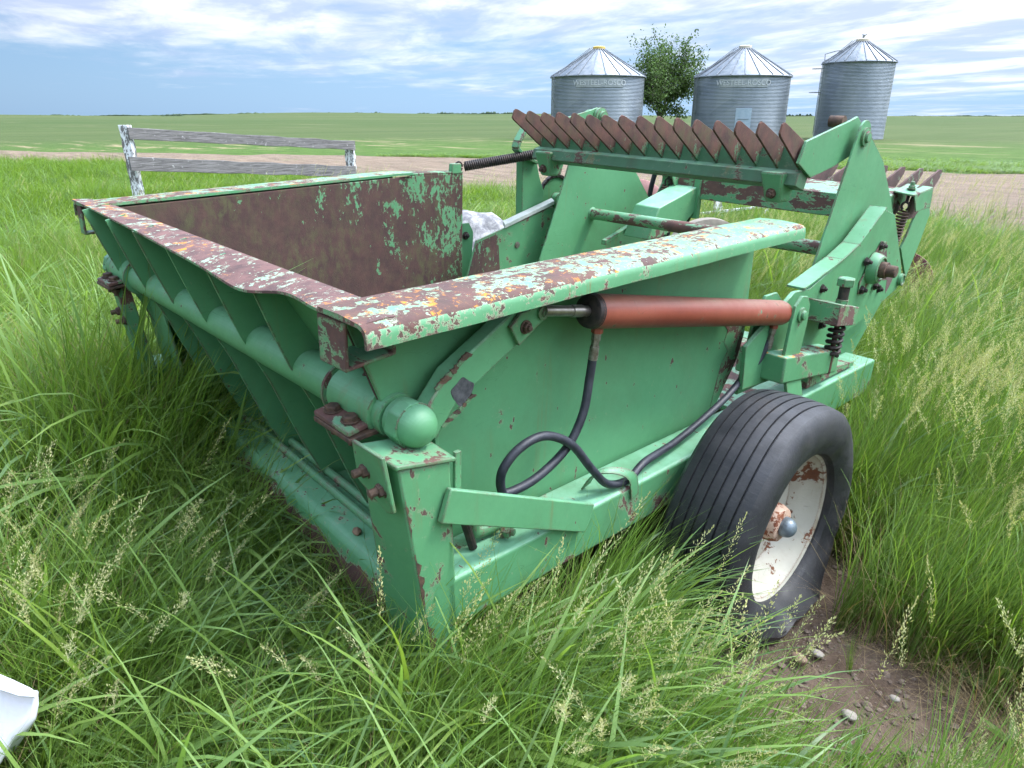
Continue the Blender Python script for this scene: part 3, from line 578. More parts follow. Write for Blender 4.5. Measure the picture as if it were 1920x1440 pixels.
# outer reel arm with bearing, spring seat
def reelarm(f, name='reel_arm'):
    sg = 1 if f(1) > f(0) else -1
    poly = [(2.16, .64), (2.14, .80), (2.44, .945), (2.56, .940), (2.80, 1.012), (2.93, 1.056), (3.14, 1.186), (3.27, 1.155), (3.505, .905), (3.53, .86), (3.525, .82), (3.50, .80), (3.12, .705), (2.838, .672), (2.62, .655), (2.45, .62)]
    a = part(mb().prism(poly, f(-1.128), f(-1.112)), name, 'green', bevel=.002)
    # folded top flange
    t = [(2.50, .944), (2.80, 1.014), (2.93, 1.058), (3.14, 1.188)]
    q = mb()
    for i in range(3):
        (y0, z0), (y1, z1) = t[i], t[i+1]
        q.hexa([(f(-1.175), y0, z0+.008), (f(-1.106), y0, z0+.008), (f(-1.106), y1, z1+.008), (f(-1.175), y1, z1+.008), (f(-1.175), y0, z0), (f(-1.106), y0, z0), (f(-1.106), y1, z1), (f(-1.175), y1, z1)])
    part(q, 'arm_flange', 'green', a, .001)
    part(mb().prism([(3.02, .90), (3.17, 1.055), (3.235, 1.045), (3.215, .965), (3.085, .84), (3.03, .85)], f(-1.111), f(-1.106)), 'bearing_plate', 'barpaint', a, .002)
    br = part(mb().lathe((f(-1.107), 3.118, .948), (sg, 0, 0), [(0, .066), (.020, .064), (.040, .056), (.043, .048), (.036, .044), (.036, .020)], 36), 'bearing_housing', 'green_chip', a, 0)
    part(mb().lathe((f(-1.07), 3.118, .948), (sg, 0, 0), [(0, .034), (.026, .034), (.027, .025), (.060, .0245), (.063, .021)], 24), 'reel_shaft', 'rust', a, .001)
    for (by, bz) in ((3.168, 1.036), (3.035, .985), (3.20, .86), (3.05, .865)):
        part(mb().hexbolt((f(-1.105), by, bz), (sg, 0, 0), .015, .013, .012, .008), 'bolt', 'darksteel', a, 0)
    for (by, bz) in ((2.665, .925), (2.72, .772), (3.27, .835)):
        part(mb().hexbolt((f(-1.111), by, bz), (sg, 0, 0), .014, .012, .008, .007), 'bolt', 'darksteel', a, 0)
    part(mb().lathe((f(-1.111), 3.512, .845), (sg, 0, 0), [(0, .028), (.016, .028), (.018, .022), (.012, .018), (.012, .002)], 24), 'end_boss', 'green_chip', a, 0)
    # primer showing beyond the shaft
    pts = [(3.20+.0, .93), (3.225, .985), (3.26, 1.01), (3.285, .975), (3.275, .93), (3.30, .90), (3.36, .905), (3.42, .915), (3.47, .905), (3.46, .875), (3.42, .86), (3.40, .83), (3.37, .80), (3.355, .83), (3.35, .865), (3.30, .87), (3.24, .895)]
    part(mb().prism(pts, f(-1.113), f(-1.1112)), 'worn_patch', 'teeth2', a, 0)
    return a
ra = reelarm(lambda x: x)
part(mb().prism([(2.545, .828), (2.725, .800), (2.73, .870), (2.55, .908)], -1.111, -.985), 'spring_seat', 'barpaint', bevel=.003)
ab = part(mb().lathe((-1.030, 2.668, .868), (0, 0, 1), [(0, .030), (.008, .030), (.009, .024), (.034, .024)], 6), 'lock_nut', 'green_chip', bevel=.001)
part(mb().lathe((-1.030, 2.668, .90), (0, 0, 1), [(0, .019), (.055, .019)], 16), 'bolt_shank', 'darksteel', ab, 0)
part(mb().lathe((-1.030, 2.668, .952), (0, 0, 1), [(0, .033), (.026, .033), (.030, .028)], 6), 'bolt_head', 'green_chip', ab, .001)
part(mb().coil((-1.035, 2.685, .672), (-1.035, 2.685, .835), .025, .0075, 7), 'compression_spring', 'darksteel', bevel=0)
part(mb().tube([(-1.035, 2.685, .60), (-1.035, 2.685, .85)], .010, 10), 'spring_rod', 'rust', bevel=0)
part(mb().prism([(2.28, .655), (2.75, .590), (2.76, .605), (2.755, .675), (2.745, .69), (2.28, .755)], -1.215, -1.030), 'reel_mount_beam', 'orange_patch', bevel=.008, seg=3)
part(mb().prism([(2.6, .545), (3.05, .54), (3.05, .56), (2.6, .60)], -1.16, -1.07), 'mount_shim', 'barpaint', bevel=.003)

# reel end plates, cross tube, comb bars
def endplate(x, t=.008):
    top = [(3.04+.058*math.cos(a), 1.466+.058*math.sin(a)) for a in np.linspace(R(165), R(5), 9)]
    top = [(y-.046, z) for y, z in top]
    poly = top+[(3.245, 1.37-.005), (3.447, 1.184), (3.673, .958), (3.72, .80), (3.33, .45), (3.0, .60), (2.60, .62), (2.746, .962)]
    return part(mb().prism(poly, x-t/2, x+t/2), 'reel_end_plate', 'green', bevel=.001)
e1 = endplate(-1.2); e2 = endplate(-2.6)
for x, sg, pe in ((-1.196, 1, e1), (-2.604, -1, e2)):
    part(mb().lathe((x, 2.994, 1.462), (sg, 0, 0), [(0, .036), (.010, .036), (.011, .022), (.020, .020), (.021, .006)], 20), 'pivot_bolt', 'green_chip', pe, 0)
part(mb().tube([(-2.598, 3.07, .99), (-1.202, 3.0, 1.015)], .030, 20), 'reel_cross_tube', 'barpaint', bevel=0)
part(mb().lathe((-2.597, 3.07, .99), (1, -.05, .02), [(0, .036), (.006, .034), (.014, .026)], 20), 'tube_weld', 'green', bevel=0)
ed = mb()
for x in (-1.2, -2.6):
    pass
# rear (upper) comb
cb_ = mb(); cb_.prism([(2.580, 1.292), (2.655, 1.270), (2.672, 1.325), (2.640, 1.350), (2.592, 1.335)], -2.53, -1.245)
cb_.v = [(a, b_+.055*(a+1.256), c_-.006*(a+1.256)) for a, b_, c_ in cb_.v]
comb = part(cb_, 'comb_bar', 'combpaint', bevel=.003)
for i in range(16):
    x = -2.512+i*(1.252/15)
    j = rng.normal(0, .0025, 4)
    th = mb().prism([(2.425+j[0], 1.472), (2.436+j[0], 1.499+j[1]), (2.447+j[0], 1.506+j[1]), (2.460+j[0], 1.503+j[1]), (2.645, 1.436), (2.655, 1.335), (2.620, 1.345), (2.432+j[2], 1.462+j[3])], x-.0045, x+.0045)
    th.v = [(a, b_+.055*(a+1.256), c_-.006*(a+1.256)) for a, b_, c_ in th.v]
    part(th, 'tooth', 'teeth', comb, .002)
    if i < 15:   # backing sheet between the teeth
        pass
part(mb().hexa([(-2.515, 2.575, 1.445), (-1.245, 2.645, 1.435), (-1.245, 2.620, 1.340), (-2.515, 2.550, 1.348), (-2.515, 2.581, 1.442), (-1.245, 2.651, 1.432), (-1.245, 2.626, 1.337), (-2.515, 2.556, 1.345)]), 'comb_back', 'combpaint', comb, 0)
for x, nm in ((-1.245, 'n'), (-2.555, 'f')):
    arm = part(mb().prism([(2.588, 1.447), (2.942, 1.522), (2.99, 1.535), (3.06, 1.500), (3.03, 1.40), (2.851, 1.352), (2.669, 1.318), (2.55, 1.372)], x, x+.012), 'comb_arm', 'green', comb, .002)
for x in (-1.33, -2.45):
    ky = .055*(x+1.256)
    l = mb().hexa([(x-.048, 2.555+ky, 1.335), (x+.046, 2.555+ky, 1.335), (x+.046, 2.69+ky, 1.335), (x-.048, 2.69+ky, 1.335), (x-.030, 2.590+ky, 1.224), (x+.032, 2.590+ky, 1.224), (x+.032, 2.67+ky, 1.224), (x-.030, 2.67+ky, 1.224)])
    lo = part(l, 'comb_lug', 'green_chip', comb, .010)
    part(mb().hexbolt((x, 2.578+ky, 1.258), (0, -1, -.25), .016, .014, .012, .009), 'bolt', 'rust', comb, 0)
part(mb().tube([(-1.245, 2.90, 1.515), (-1.30, 2.90, 1.515)], .022, 12), 'comb_pin', 'rust', comb, 0)
# far pivot washers
part(mb().lathe((-2.54, 3.0, 1.49), (1, 0, 0), [(0, .045), (.02, .045), (.022, .03), (.04, .028)], 20), 'pivot_boss', 'green_chip', comb, 0)
# front comb
fc = mb(); fc.prism([(3.50, 1.085), (3.60, 1.085), (3.66, 1.235), (3.50, 1.192)], -2.46, -1.235)
fcomb = part(fc, 'comb_bar', 'barpaint', bevel=.003)
for i in range(16):
    x = -2.43+i*(1.255/15)
    part(mb().prism([(3.62, 1.19), (3.66, 1.235), (3.915, 1.312), (3.955, 1.310), (3.960, 1.285), (3.80, 1.15), (3.70, 1.10), (3.62, 1.10)], x-.0045, x+.0045), 'tooth', 'teeth2', fcomb, .0015)
for x in (-1.18, -2.60):
    part(mb().prism([(3.769, 1.184), (3.80, 1.205), (3.856, 1.197), (3.947, 1.102), (3.899, .975), (3.809, .799), (3.641, .963), (3.744, 1.117)], x-.005, x+.005), 'comb_arm', 'green', fcomb, .002)
for x, dy in ((-1.185, .13), (-2.40, 0)):
    l = mb(); l.hexa([(x-.055, 3.44+dy, 1.225), (x+.035, 3.44+dy, 1.215), (x+.06, 3.60+dy, 1.245), (x-.055, 3.60+dy, 1.25), (x-.055, 3.44+dy, 1.217), (x+.035, 3.44+dy, 1.207), (x+.06, 3.60+dy, 1.237), (x-.055, 3.60+dy, 1.242)])
    l.hexa([(x-.058, 3.44+dy, 1.22), (x-.052, 3.44+dy, 1.22), (x-.052, 3.56+dy, 1.15), (x-.058, 3.56+dy, 1.15), (x-.058, 3.60+dy, 1.24), (x-.052, 3.60+dy, 1.24), (x-.052, 3.62+dy, 1.16), (x-.058, 3.62+dy, 1.16)])
    l.hexa([(x+.032, 3.44+dy, 1.215), (x+.038, 3.44+dy, 1.215), (x+.050, 3.47+dy, 1.14), (x+.044, 3.47+dy, 1.14), (x+.055, 3.60+dy, 1.24), (x+.061, 3.60+dy, 1.24), (x+.061, 3.62+dy, 1.15), (x+.055, 3.62+dy, 1.15)])
    part(l, 'spring_bracket', 'green_chip', fcomb, .002)
    part(mb().hexbolt((x, 3.50+dy, 1.236), (0, 0, 1), .016, .014, .018, .010), 'bolt', 'green_chip', fcomb, 0)
    part(mb().tube([(x, 3.49+dy, 1.225), (x, 3.475+dy, 1.175)], .007, 8), 'eye_bolt', 'darksteel', fcomb, 0)
    part(mb().tube([(x+.016*math.cos(a), 3.47+dy, 1.160+.018*math.sin(a)) for a in np.linspace(-1.2, 4.2, 16)], .0055, 6), 'spring_hook', 'darksteel', fcomb, 0)
    part(mb().coil((x, 3.465+dy, 1.14), (x-.015, 3.40+dy*1.4, .93), .021, .0052, 15), 'tension_spring', 'rust', fcomb, 0)
# diagonal brace seen under the far spring
part(mb().hexa([(-2.46, 3.52, 1.18), (-2.45, 3.52, 1.18), (-2.45, 3.36, .95), (-2.46, 3.36, .95), (-2.46, 3.60, 1.12), (-2.45, 3.60, 1.12), (-2.45, 3.56, .95), (-2.46, 3.56, .95)]), 'spring_strap', 'green', bevel=.002)
# far side: drive arm with cover, upright, sprocket, chain, long spring
pa = part(mb().prism([(2.32, .90), (2.86, 1.030), (2.90, .60), (2.20, .50), (2.24, .66)], -2.712, -2.700), 'pickup_side_plate', 'green_chip', bevel=.002)
part(mb().prism([(2.315, .888), (2.46, .922), (2.50, .55), (2.22, .55), (2.25, .68)], -2.699, -2.6975), 'worn_patch', 'inside', pa, 0)
part(mb().lathe((-2.699, 2.60, .85), (1, 0, 0), [(0, .017), (.004, .017), (.005, .010)], 18), 'slotted_screw', 'zinc', pa, 0)
part(mb().hexa([(-2.74, 2.53, .975), (-2.69, 2.50, .965), (-2.69, 2.86, 1.062), (-2.74, 2.89, 1.07), (-2.74, 2.53, .955), (-2.69, 2.50, .945), (-2.69, 2.86, 1.042), (-2.74, 2.89, 1.05)]), 'angle_cover', 'palegrey', bevel=.002)
part(mb().prism([(2.68, .98), (2.83, .98), (2.84, 1.10), (2.80, 1.18), (2.76, 1.30), (2.67, 1.30)], -2.80, -2.75), 'upright', 'green', bevel=.003)
bp = [(2.76, 1.255), (2.66, 1.29), (2.615, 1.33), (2.625, 1.36), (2.67, 1.42)]
q = mb()
for i in range(4): q.bar((-2.75, bp[i][0], bp[i][1]), (-2.75, bp[i+1][0], bp[i+1][1]), .05, .016, (0, -1, 1))
part(q, 'bent_strap', 'green_chip', bevel=.003)
spk = part(mb().lathe((-2.80, 2.97, 1.05), (1, 0, 0), [(0, .12), (.012, .12), (.013, .10), (.016, .04), (.05, .038), (.052, .02)], 40), 'sprocket', 'green_chip', bevel=0)
chn = mb()
cpth = [Vector((-2.79, 2.97+.128*math.cos(a), 1.05+.128*math.sin(a))) for a in np.linspace(-.3, 3.3, 28)]+[Vector((-2.79, 2.84-.26*t, 1.02-.155*t)) for t in np.linspace(.05, 1.6, 26)]
for i in range(len(cpth)-1):
    a, b_ = cpth[i], cpth[i+1]; d = (b_-a).normalized(); w_ = .020 if i % 2 else .012
    chn.bar(a-d*.004, b_+d*.004, w_, .015, (0, .3, 1))
part(chn, 'drive_chain', 'darksteel', bevel=0)
ls = part(mb().coil((-2.895, 2.40, 1.236), (-2.62, 2.80, 1.325), .020, .0055, 46), 'long_tension_spring', 'darksteel', bevel=0)
part(mb().tube([(-2.895+.0*a, 2.362+.024*math.cos(a), 1.235+.024*math.sin(a)) for a in np.linspace(0, 6, 16)], .0045, 6), 'spring_end_hook', 'darksteel', ls, 0)
part(mb().prism([(2.30, 1.205), (2.36, 1.205), (2.36, 1.252), (2.305, 1.252)], -2.90, -2.87), 'spring_anchor', 'green_chip', bevel=.002)
part(mb().prism([(2.37, .60), (2.46, .62), (2.475, .90), (2.445, .95), (2.37, .95)], -2.915, -2.905), 'end_tab', 'green', bevel=.002)
part(mb().hexbolt((-2.904, 2.42, .885), (1, 0, 0), .017, .015, .01), 'bolt', 'darksteel', bevel=0)
# front deck beam, hitch beam, front axle bits
part(mb().prism([(3.08, .90), (3.16, 1.06), (3.50, 1.15), (3.56, 1.06), (3.42, .96), (3.20, .90)], -2.38, -2.22), 'front_beam', 'rail', bevel=.006)
part(mb().box(-2.24, -2.20, 3.49, 3.52, .98, 1.20), 'hitch_plate', 'green', bevel=.002)
part(mb().prism([(2.95, .86), (3.20, .94), (3.20, .96), (2.95, .885)], -2.42, -2.39), 'front_strap', 'green_chip', bevel=.002)
# deck between arms, seen low inside
part(mb().hexa([(-2.69, 2.30, .50), (-1.21, 2.30, .50), (-1.21, 3.20, .52), (-2.69, 3.20, .52), (-2.69, 2.30, .48), (-1.21, 2.30, .48), (-1.21, 3.20, .50), (-2.69, 3.20, .50)]), 'grate_deck', 'barpaint', bevel=0)
part(mb().box(-2.9, -1.12, 3.10, 3.20, .40, .52), 'front_cross_member', 'green', bevel=.003)
part(mb().tube([(-2.98, 1.95, .33), (-1.0, 1.95, .33)], .035, 16), 'axle', 'green', bevel=0)
# black hoses rising behind the reel
for k, pts in enumerate(([(-2.9, 4.1, .45), (-2.85, 3.98, .85), (-2.80, 3.88, 1.05), (-2.72, 3.85, 1.30)], [(-2.8, 4.1, .5), (-2.72, 4.0, .92), (-2.69, 3.95, 1.1), (-2.67, 3.90, 1.34)], [(-2.86, 4.15, .45), (-2.66, 4.08, .80), (-2.55, 4.02, 1.02), (-2.54, 3.98, 1.30)])):
    part(mb().tube(spline(pts, 6), .024 if k == 1 else .016, 10), 'hydraulic_hose', 'hose', bevel=0)

# wheels: the near one flat
def wheel(f, flat):
    sg = 1 if f(1) > f(0) else -1
    C0 = Vector((f(-.875), 1.945, .335))
    ax = Vector((sg, 0, 0))
    w = mb()
    prof = [(-.105, .235), (-.11, .262), (-.10, .264), (-.090, .245), (-.03, .235), (-.02, .215), (.03, .21), (.05, .238), (.085, .245), (.098, .262), (.108, .262), (.108, .255), (.100, .252), (.090, .238), (.055, .228), (.035, .205), (.0, .185), (-.022, .12), (-.022, .06), (-.028, .06), (-.035, .2), (-.10, .225)]
    w.lathe(C0, ax, prof, 64, closed=True)
    rim = part(w, 'wheel', 'white', bevel=0)
    # tyre with ribs
    tp = [(-.100, .247), (-.115, .252), (-.130, .285), (-.138, .325), (-.130, .362), (-.113, .384)]
    nrib = 7; x0, x1 = -.110, .112
    for i in range(nrib):
        a = x0+(x1-x0)*i/nrib; b_ = x0+(x1-x0)*(i+1)/nrib; cr = lambda t: .392+.011*(1-((t)/.115)**2)
        tp += [(a+.0025, cr(a)), (b_-.0045, cr(b_)), (b_-.0040, cr(b_)-.008), (b_+.0012, cr(b_)-.008)] if i < nrib-1 else [(a+.0025, cr(a)), (b_, cr(b_)-.001)]
    tp += [(.126, .378), (.136, .350), (.139, .318), (.132, .285), (.118, .256), (.104, .247)]
    t = MB(tuple(B)); t.lathe(C0, ax, tp, 150, closed=True)
    if flat:
        vs = []
        for (x, y, z) in t.v:
            dy, dz = y-C0.y, z-C0.z; r = math.hypot(dy, dz); a = math.atan2(dz, dy); fl_ = .018
            down = max(0., -math.sin(a)-.45)/.55
            u = x-C0.x; out = (r-.247)/.15
            # slack carcass sags, folds outwards and spreads on the ground
            if down > 0 and out > 0:
                zt = z
                lim = fl_+.012*abs(math.sin(a*3))
                if z < lim+.10*down: zt = lim+(z-(C0.z-.403))*.30
                bulge = down*min(1, out*1.6)*(1.2-out)*.085
                x = x+(bulge if u > 0 else -bulge*.7)+.012*down*math.sin(a*9+u*40)*out
                if u > .10: zt = max(fl_*.6, zt-.020*down*out*(1.1-out)*3+.010*down*math.sin(a*14))
                z = z+(min(max(zt, .004), z+.1)-z)*min(1, out*2.2)
            x += .004*math.sin(a*5+2)*out
            vs.append((x, y, z))
        t.v = vs
    ty = part(t, 'tyre', 'rubber', rim, 0, ang=28)
    if flat:
        # torn rubber tongue squeezed out at the ground
        q = mb(); pts = spline([(-.92, 1.71, .03), (-.85, 1.725, .034), (-.79, 1.745, .030), (-.735, 1.79, .026), (-.70, 1.88, .030)], 5)
        q.tube(pts, [.012, .018, .022, .026, .028, .030, .031, .031, .030, .030, .030, .029, .028, .028, .026, .024, .022, .020, .018, .016, .010], 14)
        part(q, 'torn_rubber_flap', 'rubber', rim, 0)
        q = mb(); q.add([(a, b_, .006+.0*k) for k, (a, b_) in enumerate([])], []) if False else None
    hb = part(mb().lathe(C0+ax*-.03, ax, [(0, .066), (.085, .062), (.105, .054), (.108, .040)], 28), 'hub', 'hub', rim, .002)
    part(mb().lathe(C0+ax*.075, ax, [(0, .032), (.014, .033)]+[(.014+.030*math.sin(a), .032*math.cos(a)) for a in np.linspace(0, 1.5, 8)], 28), 'hub_cap', 'capgrey', rim, 0)
    for k in range(6):
        a = k*math.pi/3+.5
        part(mb().hexbolt(C0+Vector((-.020*sg, .088*math.cos(a), .088*math.sin(a))), ax, .014, .014, .012, .008), 'wheel_nut', 'rust', rim, 0)
    for k in range(5):
        a = k*2*math.pi/5+.95
        q = mb(); q.lathe(C0+Vector((-.0045*sg, .150*math.cos(a), .150*math.sin(a))), (ax+Vector((0, -math.cos(a), -math.sin(a)))*.45), [(0, .013), (.008, .013)], 14)
        part(q, 'slot', 'darksteel', rim, 0)
    return rim
wheel(lambda x: x, True)
wheel(lambda x: -4.06-x, False)

# ------------------------------------------------------------------ things lying near
def blob(name, c, r, mat, sub=3, amp=.15, sc=(1, 1, 1), seed=0, fr=2.):
    import bmesh
    bm = bmesh.new(); bmesh.ops.create_icosphere(bm, subdivisions=sub, radius=1)
    from mathutils import noise as mn
    for v in bm.verts:
        d = v.co.normalized(); k = 1+amp*mn.noise(d*fr+Vector((seed, seed*2, 3)))+amp*.4*mn.noise(d*fr*3+Vector((seed, 1, 3)))
        v.co = Vector((d.x*sc[0], d.y*sc[1], d.z*sc[2]))*r*k
    me = bpy.data.meshes.new(name); bm.to_mesh(me); bm.free(); me.materials.append(mat)
    me.polygons.foreach_set('use_smooth', [True]*len(me.polygons))
    o = bpy.data.objects.new(name, me); o.location = c; COL.objects.link(o); return o
mst = plain('pale_granite', (.13, .13, .135), (.30, .295, .29), 16, .85, .9, 0, .01, lo=.42, hi=.58)
o = blob('boulder', (-3.50, 2.98, .40), .54, mst, 5, .16, (1.0, .62, .98), 4); o.rotation_euler = (0, 0, R(42))
tag(o, 'large pale grey speckled boulder behind the far end of the hopper', 'boulder')
pb1 = plain('tan_pebble', (.14, .09, .055), (.22, .15, .10), 30, .8); pb2 = plain('white_pebble', (.20, .17, .14), (.32, .285, .24), 30, .8)
for (x, y, r, mt, lab) in ((-.623, 1.765, .022, pb1, 'tan round pebble on bare soil in front of the flat tyre'), (-.595, 1.825, .017, pb2, 'small cream pebble beside the tan one on bare soil'),
                           (-.433, 1.657, .020, pb2, 'white oval pebble at the bottom of the bare soil patch'), (-.372, 1.809, .013, pb2, 'tiny white pebble near dry straw at the edge of the soil')):
    tag(blob('pebble', (x, y, r*.35), r, mt, 3, .2, (1.1, .8, .55), x*10), lab, 'pebble', 'pebbles on the bare soil')
sw = MR @ (Vector((-1.47, .832, .458))-PIV)+PIV
tag(blob('pebble', sw, .014, pb1, 3, .25, (1, .8, .8), 3), 'brown pebble lying on the green rear sill of the machine', 'pebble')

# crumbs and clods on the bare soil
import bmesh as _bm
rc = np.random.default_rng(3); b0 = _bm.new(); _bm.ops.create_icosphere(b0, subdivisions=1, radius=1); iv = np.array([v.co[:] for v in b0.verts]); ifc = [tuple(v.index for v in f.verts) for f in b0.faces]; b0.free()
V = []; F_ = []; RT2 = np.array([math.cos(R(46.3)), math.sin(R(46.3))]); FW2 = np.array([-RT2[1], RT2[0]])
for i in range(2600):
    u, v_ = rc.normal(0, .42), rc.normal(0, .36); p = np.array([-.46, 1.63])+RT2*u+FW2*v_
    r_ = .0022+.010*rc.random()**9+.003*rc.random(); k = iv*(1+rc.normal(0, .18, (len(iv), 1)))*r_*np.array([1, 1, .65]); a = rc.uniform(0, 6.28)
    k = k@np.array([[math.cos(a), math.sin(a), 0], [-math.sin(a), math.cos(a), 0], [0, 0, 1]]); z0 = float(soilh(np.array(p[0]), np.array(p[1])))
    o_ = len(V); V += [(p[0]+q_[0], p[1]+q_[1], z0+q_[2]+r_*.2) for q_ in k]; F_ += [tuple(j+o_ for j in f) for f in ifc]
me = bpy.data.meshes.new('soil_crumbs'); me.from_pydata(V, [], F_); me.materials.append(plain('dry_clod', (.08, .056, .040), (.165, .122, .092), 20, .95))
o = bpy.data.objects.new('soil_crumbs', me); COL.objects.link(o); tag(o, 'crumbs and small clods of dry brown soil in front of the flat tyre', 'soil crumbs', None, 'stuff')

# white painted metal corner, lower left
wp = MB((-1.30, .05, .50))
def wq(px, py, dd=1.22):
    f = 1331.; p = math.atan(502/f); th = R(46.3)
    F = Vector((-math.sin(th), math.cos(th), 0)); Rt = Vector((math.cos(th), math.sin(th), 0)); U = Vector((0, 0, 1))
    return Vector((0, 0, 1.5))+(F*math.cos(p)-U*math.sin(p)+Rt*(px-960)/f+(U*math.cos(p)+F*math.sin(p))*(720-py)/f)*dd
# outline measured at its real distance (about 1.2 m), then given depth and a rolled top
ol = [(-150, 1230), (-60, 1240), (-10, 1256), (28, 1272), (62, 1288), (74, 1300), (75, 1318), (70, 1345), (52, 1366), (28, 1384), (5, 1425), (-30, 1480), (-150, 1500)]
fr = [wq(a, b_, 1.20) for a, b_ in ol]; bk = [wq(a-40, b_+60, 1.40) for a, b_ in ol]
n = len(ol); wp.add(fr+bk, [tuple(range(n)), tuple(range(2*n-1, n-1, -1))]+[(i, i+n, (i+1) % n+n, (i+1) % n) for i in range(n)])
o = wp.build('metal_panel', M['panelwhite'], None, .012, 3); o.location = (-1.30, .05, .50)
rim_ = MB((-1.30, .05, .50)); rim_.tube([wq(a, b_, 1.19) for a, b_ in [(-150, 1262), (-60, 1275), (10, 1290), (40, 1300), (68, 1302)]], .006, 8)
q = rim_.build('folded_seam', M['panelwhite'], o, 0)
tag(o, 'white painted metal corner with small rust marks poking in at lower left', 'metal panel')

# red disc in the grass, faded discs beyond
def disc(name, c, ax, r, mat, label, cat, dish=.12):
    q = MB(c); q.lathe(c, ax, [(0, .02), (dish*.6, r*.5), (dish, r*.98), (dish+.006, r), (dish+.010, r*.98), (dish*.6+.012, r*.5), (.012, .02)], 48)
    o = q.build(name, mat, None, .0, ang=60); o.location = c; tag(o, label, cat); return o
disc('disc_blade', (-1.83, 5.82, .30), (.30, -.75, .55), .22, M['reddisc'], 'dark red dished disc half buried in the grass right of the machine', 'disc blade')
disc('disc_blade', (-4.4, 5.95, .62), (.5, -.8, .25), .28, M['pink'], 'faded pink dished disc standing behind the black hoses', 'disc blade')
o = blob('spool', (-4.15, 6.0, .62), .14, M['orange'], 3, .1, (1.2, .8, .8), 3); o.name = 'float_drum'; tag(o, 'faded orange drum behind the green front beam', 'drum')
q = MB((-4.9, 5.6, .8)); q.lathe((-4.9, 5.6, .8), (.5, -.8, .2), [(0, .02), (0, .10), (.05, .10), (.05, .02)], 24); o = q.build('round_cap', M['pink'], None, .01); o.location = (-4.9, 5.6, .8)
bpy.data.objects.remove(o)
# second machine's wheel seen over the hopper flange
q = MB((-2.85, 4.75, .45)); q.lathe((-2.85, 4.75, .45), (.75, -.66, 0), [(-.06, .24), (-.07, .30), (-.05, .345), (.05, .345), (.07, .30), (.06, .24)], 40, closed=True)
o = q.build('guide_wheel', M['creamrubber'], None, 0, ang=50); o.location = (-2.85, 4.75, .45); tag(o, 'small dusty wheel in front of the machine under the green front beam', 'wheel')
o2 = MB((-2.85, 4.75, .45)); o2.lathe((-2.85, 4.75, .45), (.75, -.66, 0), [(-.02, .24), (-.02, .02), (.02, .02), (.02, .24)], 30, closed=True); q = o2.build('rim', M['darksteel'], o, 0)

# ------------------------------------------------------------------ fences
mw, nt, b = newmat('weathered_board'); P = objc(nt)
gr = noise(nt, mapping(nt, P, (3, 3, 55)), 1.0, 7, .7, .6)
c = mix(nt, maprange(nt, gr, .34, .66), (.060, .056, .054), (.215, .205, .20))
c = mix(nt, maprange(nt, noise(nt, P, 14, 5, .7), .62, .70), c, (.45, .45, .44))
nt.links.new(c, b.inputs['Base Color']); b.inputs['Roughness'].default_value = .9; bump(nt, b, gr, .01, .9)
mwp, nt, b = newmat('flaking_white_post'); P = objc(nt)
c = mix(nt, maprange(nt, noise(nt, mapping(nt, P, (1, 1, .4)), 22, 8, .72, .3), .49, .52), (.62, .64, .65), (.13, .125, .12))
nt.links.new(c, b.inputs['Base Color']); b.inputs['Roughness'].default_value = .85; bump(nt, b, noise(nt, P, 25, 6, .7), .008, .9)
def atd(px, py, d):
    f = 1331.; p = math.atan(502/f); th = R(46.3)
    F = Vector((-math.sin(th), math.cos(th), 0)); Rt = Vector((math.cos(th), math.sin(th), 0)); U = Vector((0, 0, 1))
    return Vector((0, 0, 1.5))+(F*math.cos(p)-U*math.sin(p)+Rt*(px-960)/f+(U*math.cos(p)+F*math.sin(p))*(720-py)/f)*d
p1 = atd(234, 237, 10.6); p2 = atd(655, 270, 14.0)
fe = empty('fence', (p1.x, p1.y, 0)); tag(fe, 'weathered two rail wooden fence with flaking white posts behind the hopper', 'fence')
def wood(name, mat, p, q_, w, h, par, loc):
    m_ = MB(tuple(loc)); d = (Vector(q_)-Vector(p)); n = 14; u = Vector((0, 0, 1)); r = d.cross(u).normalized(); vs = []
    if abs(d.normalized().z) > .9: u = Vector((-.69, -.72, 0)).normalized(); r = d.cross(u).normalized()
    for i in range(n+1):
        c0 = Vector(p)+d*i/n; wob = .06*h*math.sin(i*1.9)+.05*h*math.sin(i*4.1)
        for a, b_ in ((-1, -1), (1, -1), (1, 1), (-1, 1)): vs.append(c0+r*a*w/2+u*b_*(h/2+wob*.5))
    m_.add(vs, [(i*4+j, i*4+(j+1) % 4, (i+1)*4+(j+1) % 4, (i+1)*4+j) for i in range(n) for j in range(4)]+[(0, 1, 2, 3), (4*n+3, 4*n+2, 4*n+1, 4*n)])
    return m_.build(name, mat, par, .006)
fl0 = Vector((p1.x, p1.y, 0))
wood('fence_post', mwp, (p1.x+.04, p1.y+.02, 0), p1+Vector((0, 0, .02)), .13, .13, fe, fl0)
wood('fence_post', mwp, (p2.x, p2.y, 0), (p2.x, p2.y, p2.z-.02), .17, .17, fe, fl0)
wood('fence_rail', mw, atd(240, 250, 10.55), atd(665, 273, 13.95), .04, .165, fe, fl0)
wood('fence_rail', mw, atd(243, 307, 10.55), atd(667, 322, 13.95), .04, .20, fe, fl0)
f2 = atd(1350, 420, 9.5); fe2 = empty('fence', (f2.x, f2.y, 0)); tag(fe2, 'broken flaking white fence post with fallen pale rail seen under the front comb', 'fence')
l2_ = Vector((f2.x, f2.y, 0))
wood('fence_post', mwp, (f2.x, f2.y, 0), atd(1345, 350, 9.5), .07, .10, fe2, l2_)
wood('fence_rail', mwp, atd(1305, 402, 9.4), atd(1460, 384, 9.6), .03, .035, fe2, l2_)
wood('fence_brace', mwp, atd(1425, 412, 9.5), atd(1452, 372, 9.5), .03, .06, fe2, l2_)

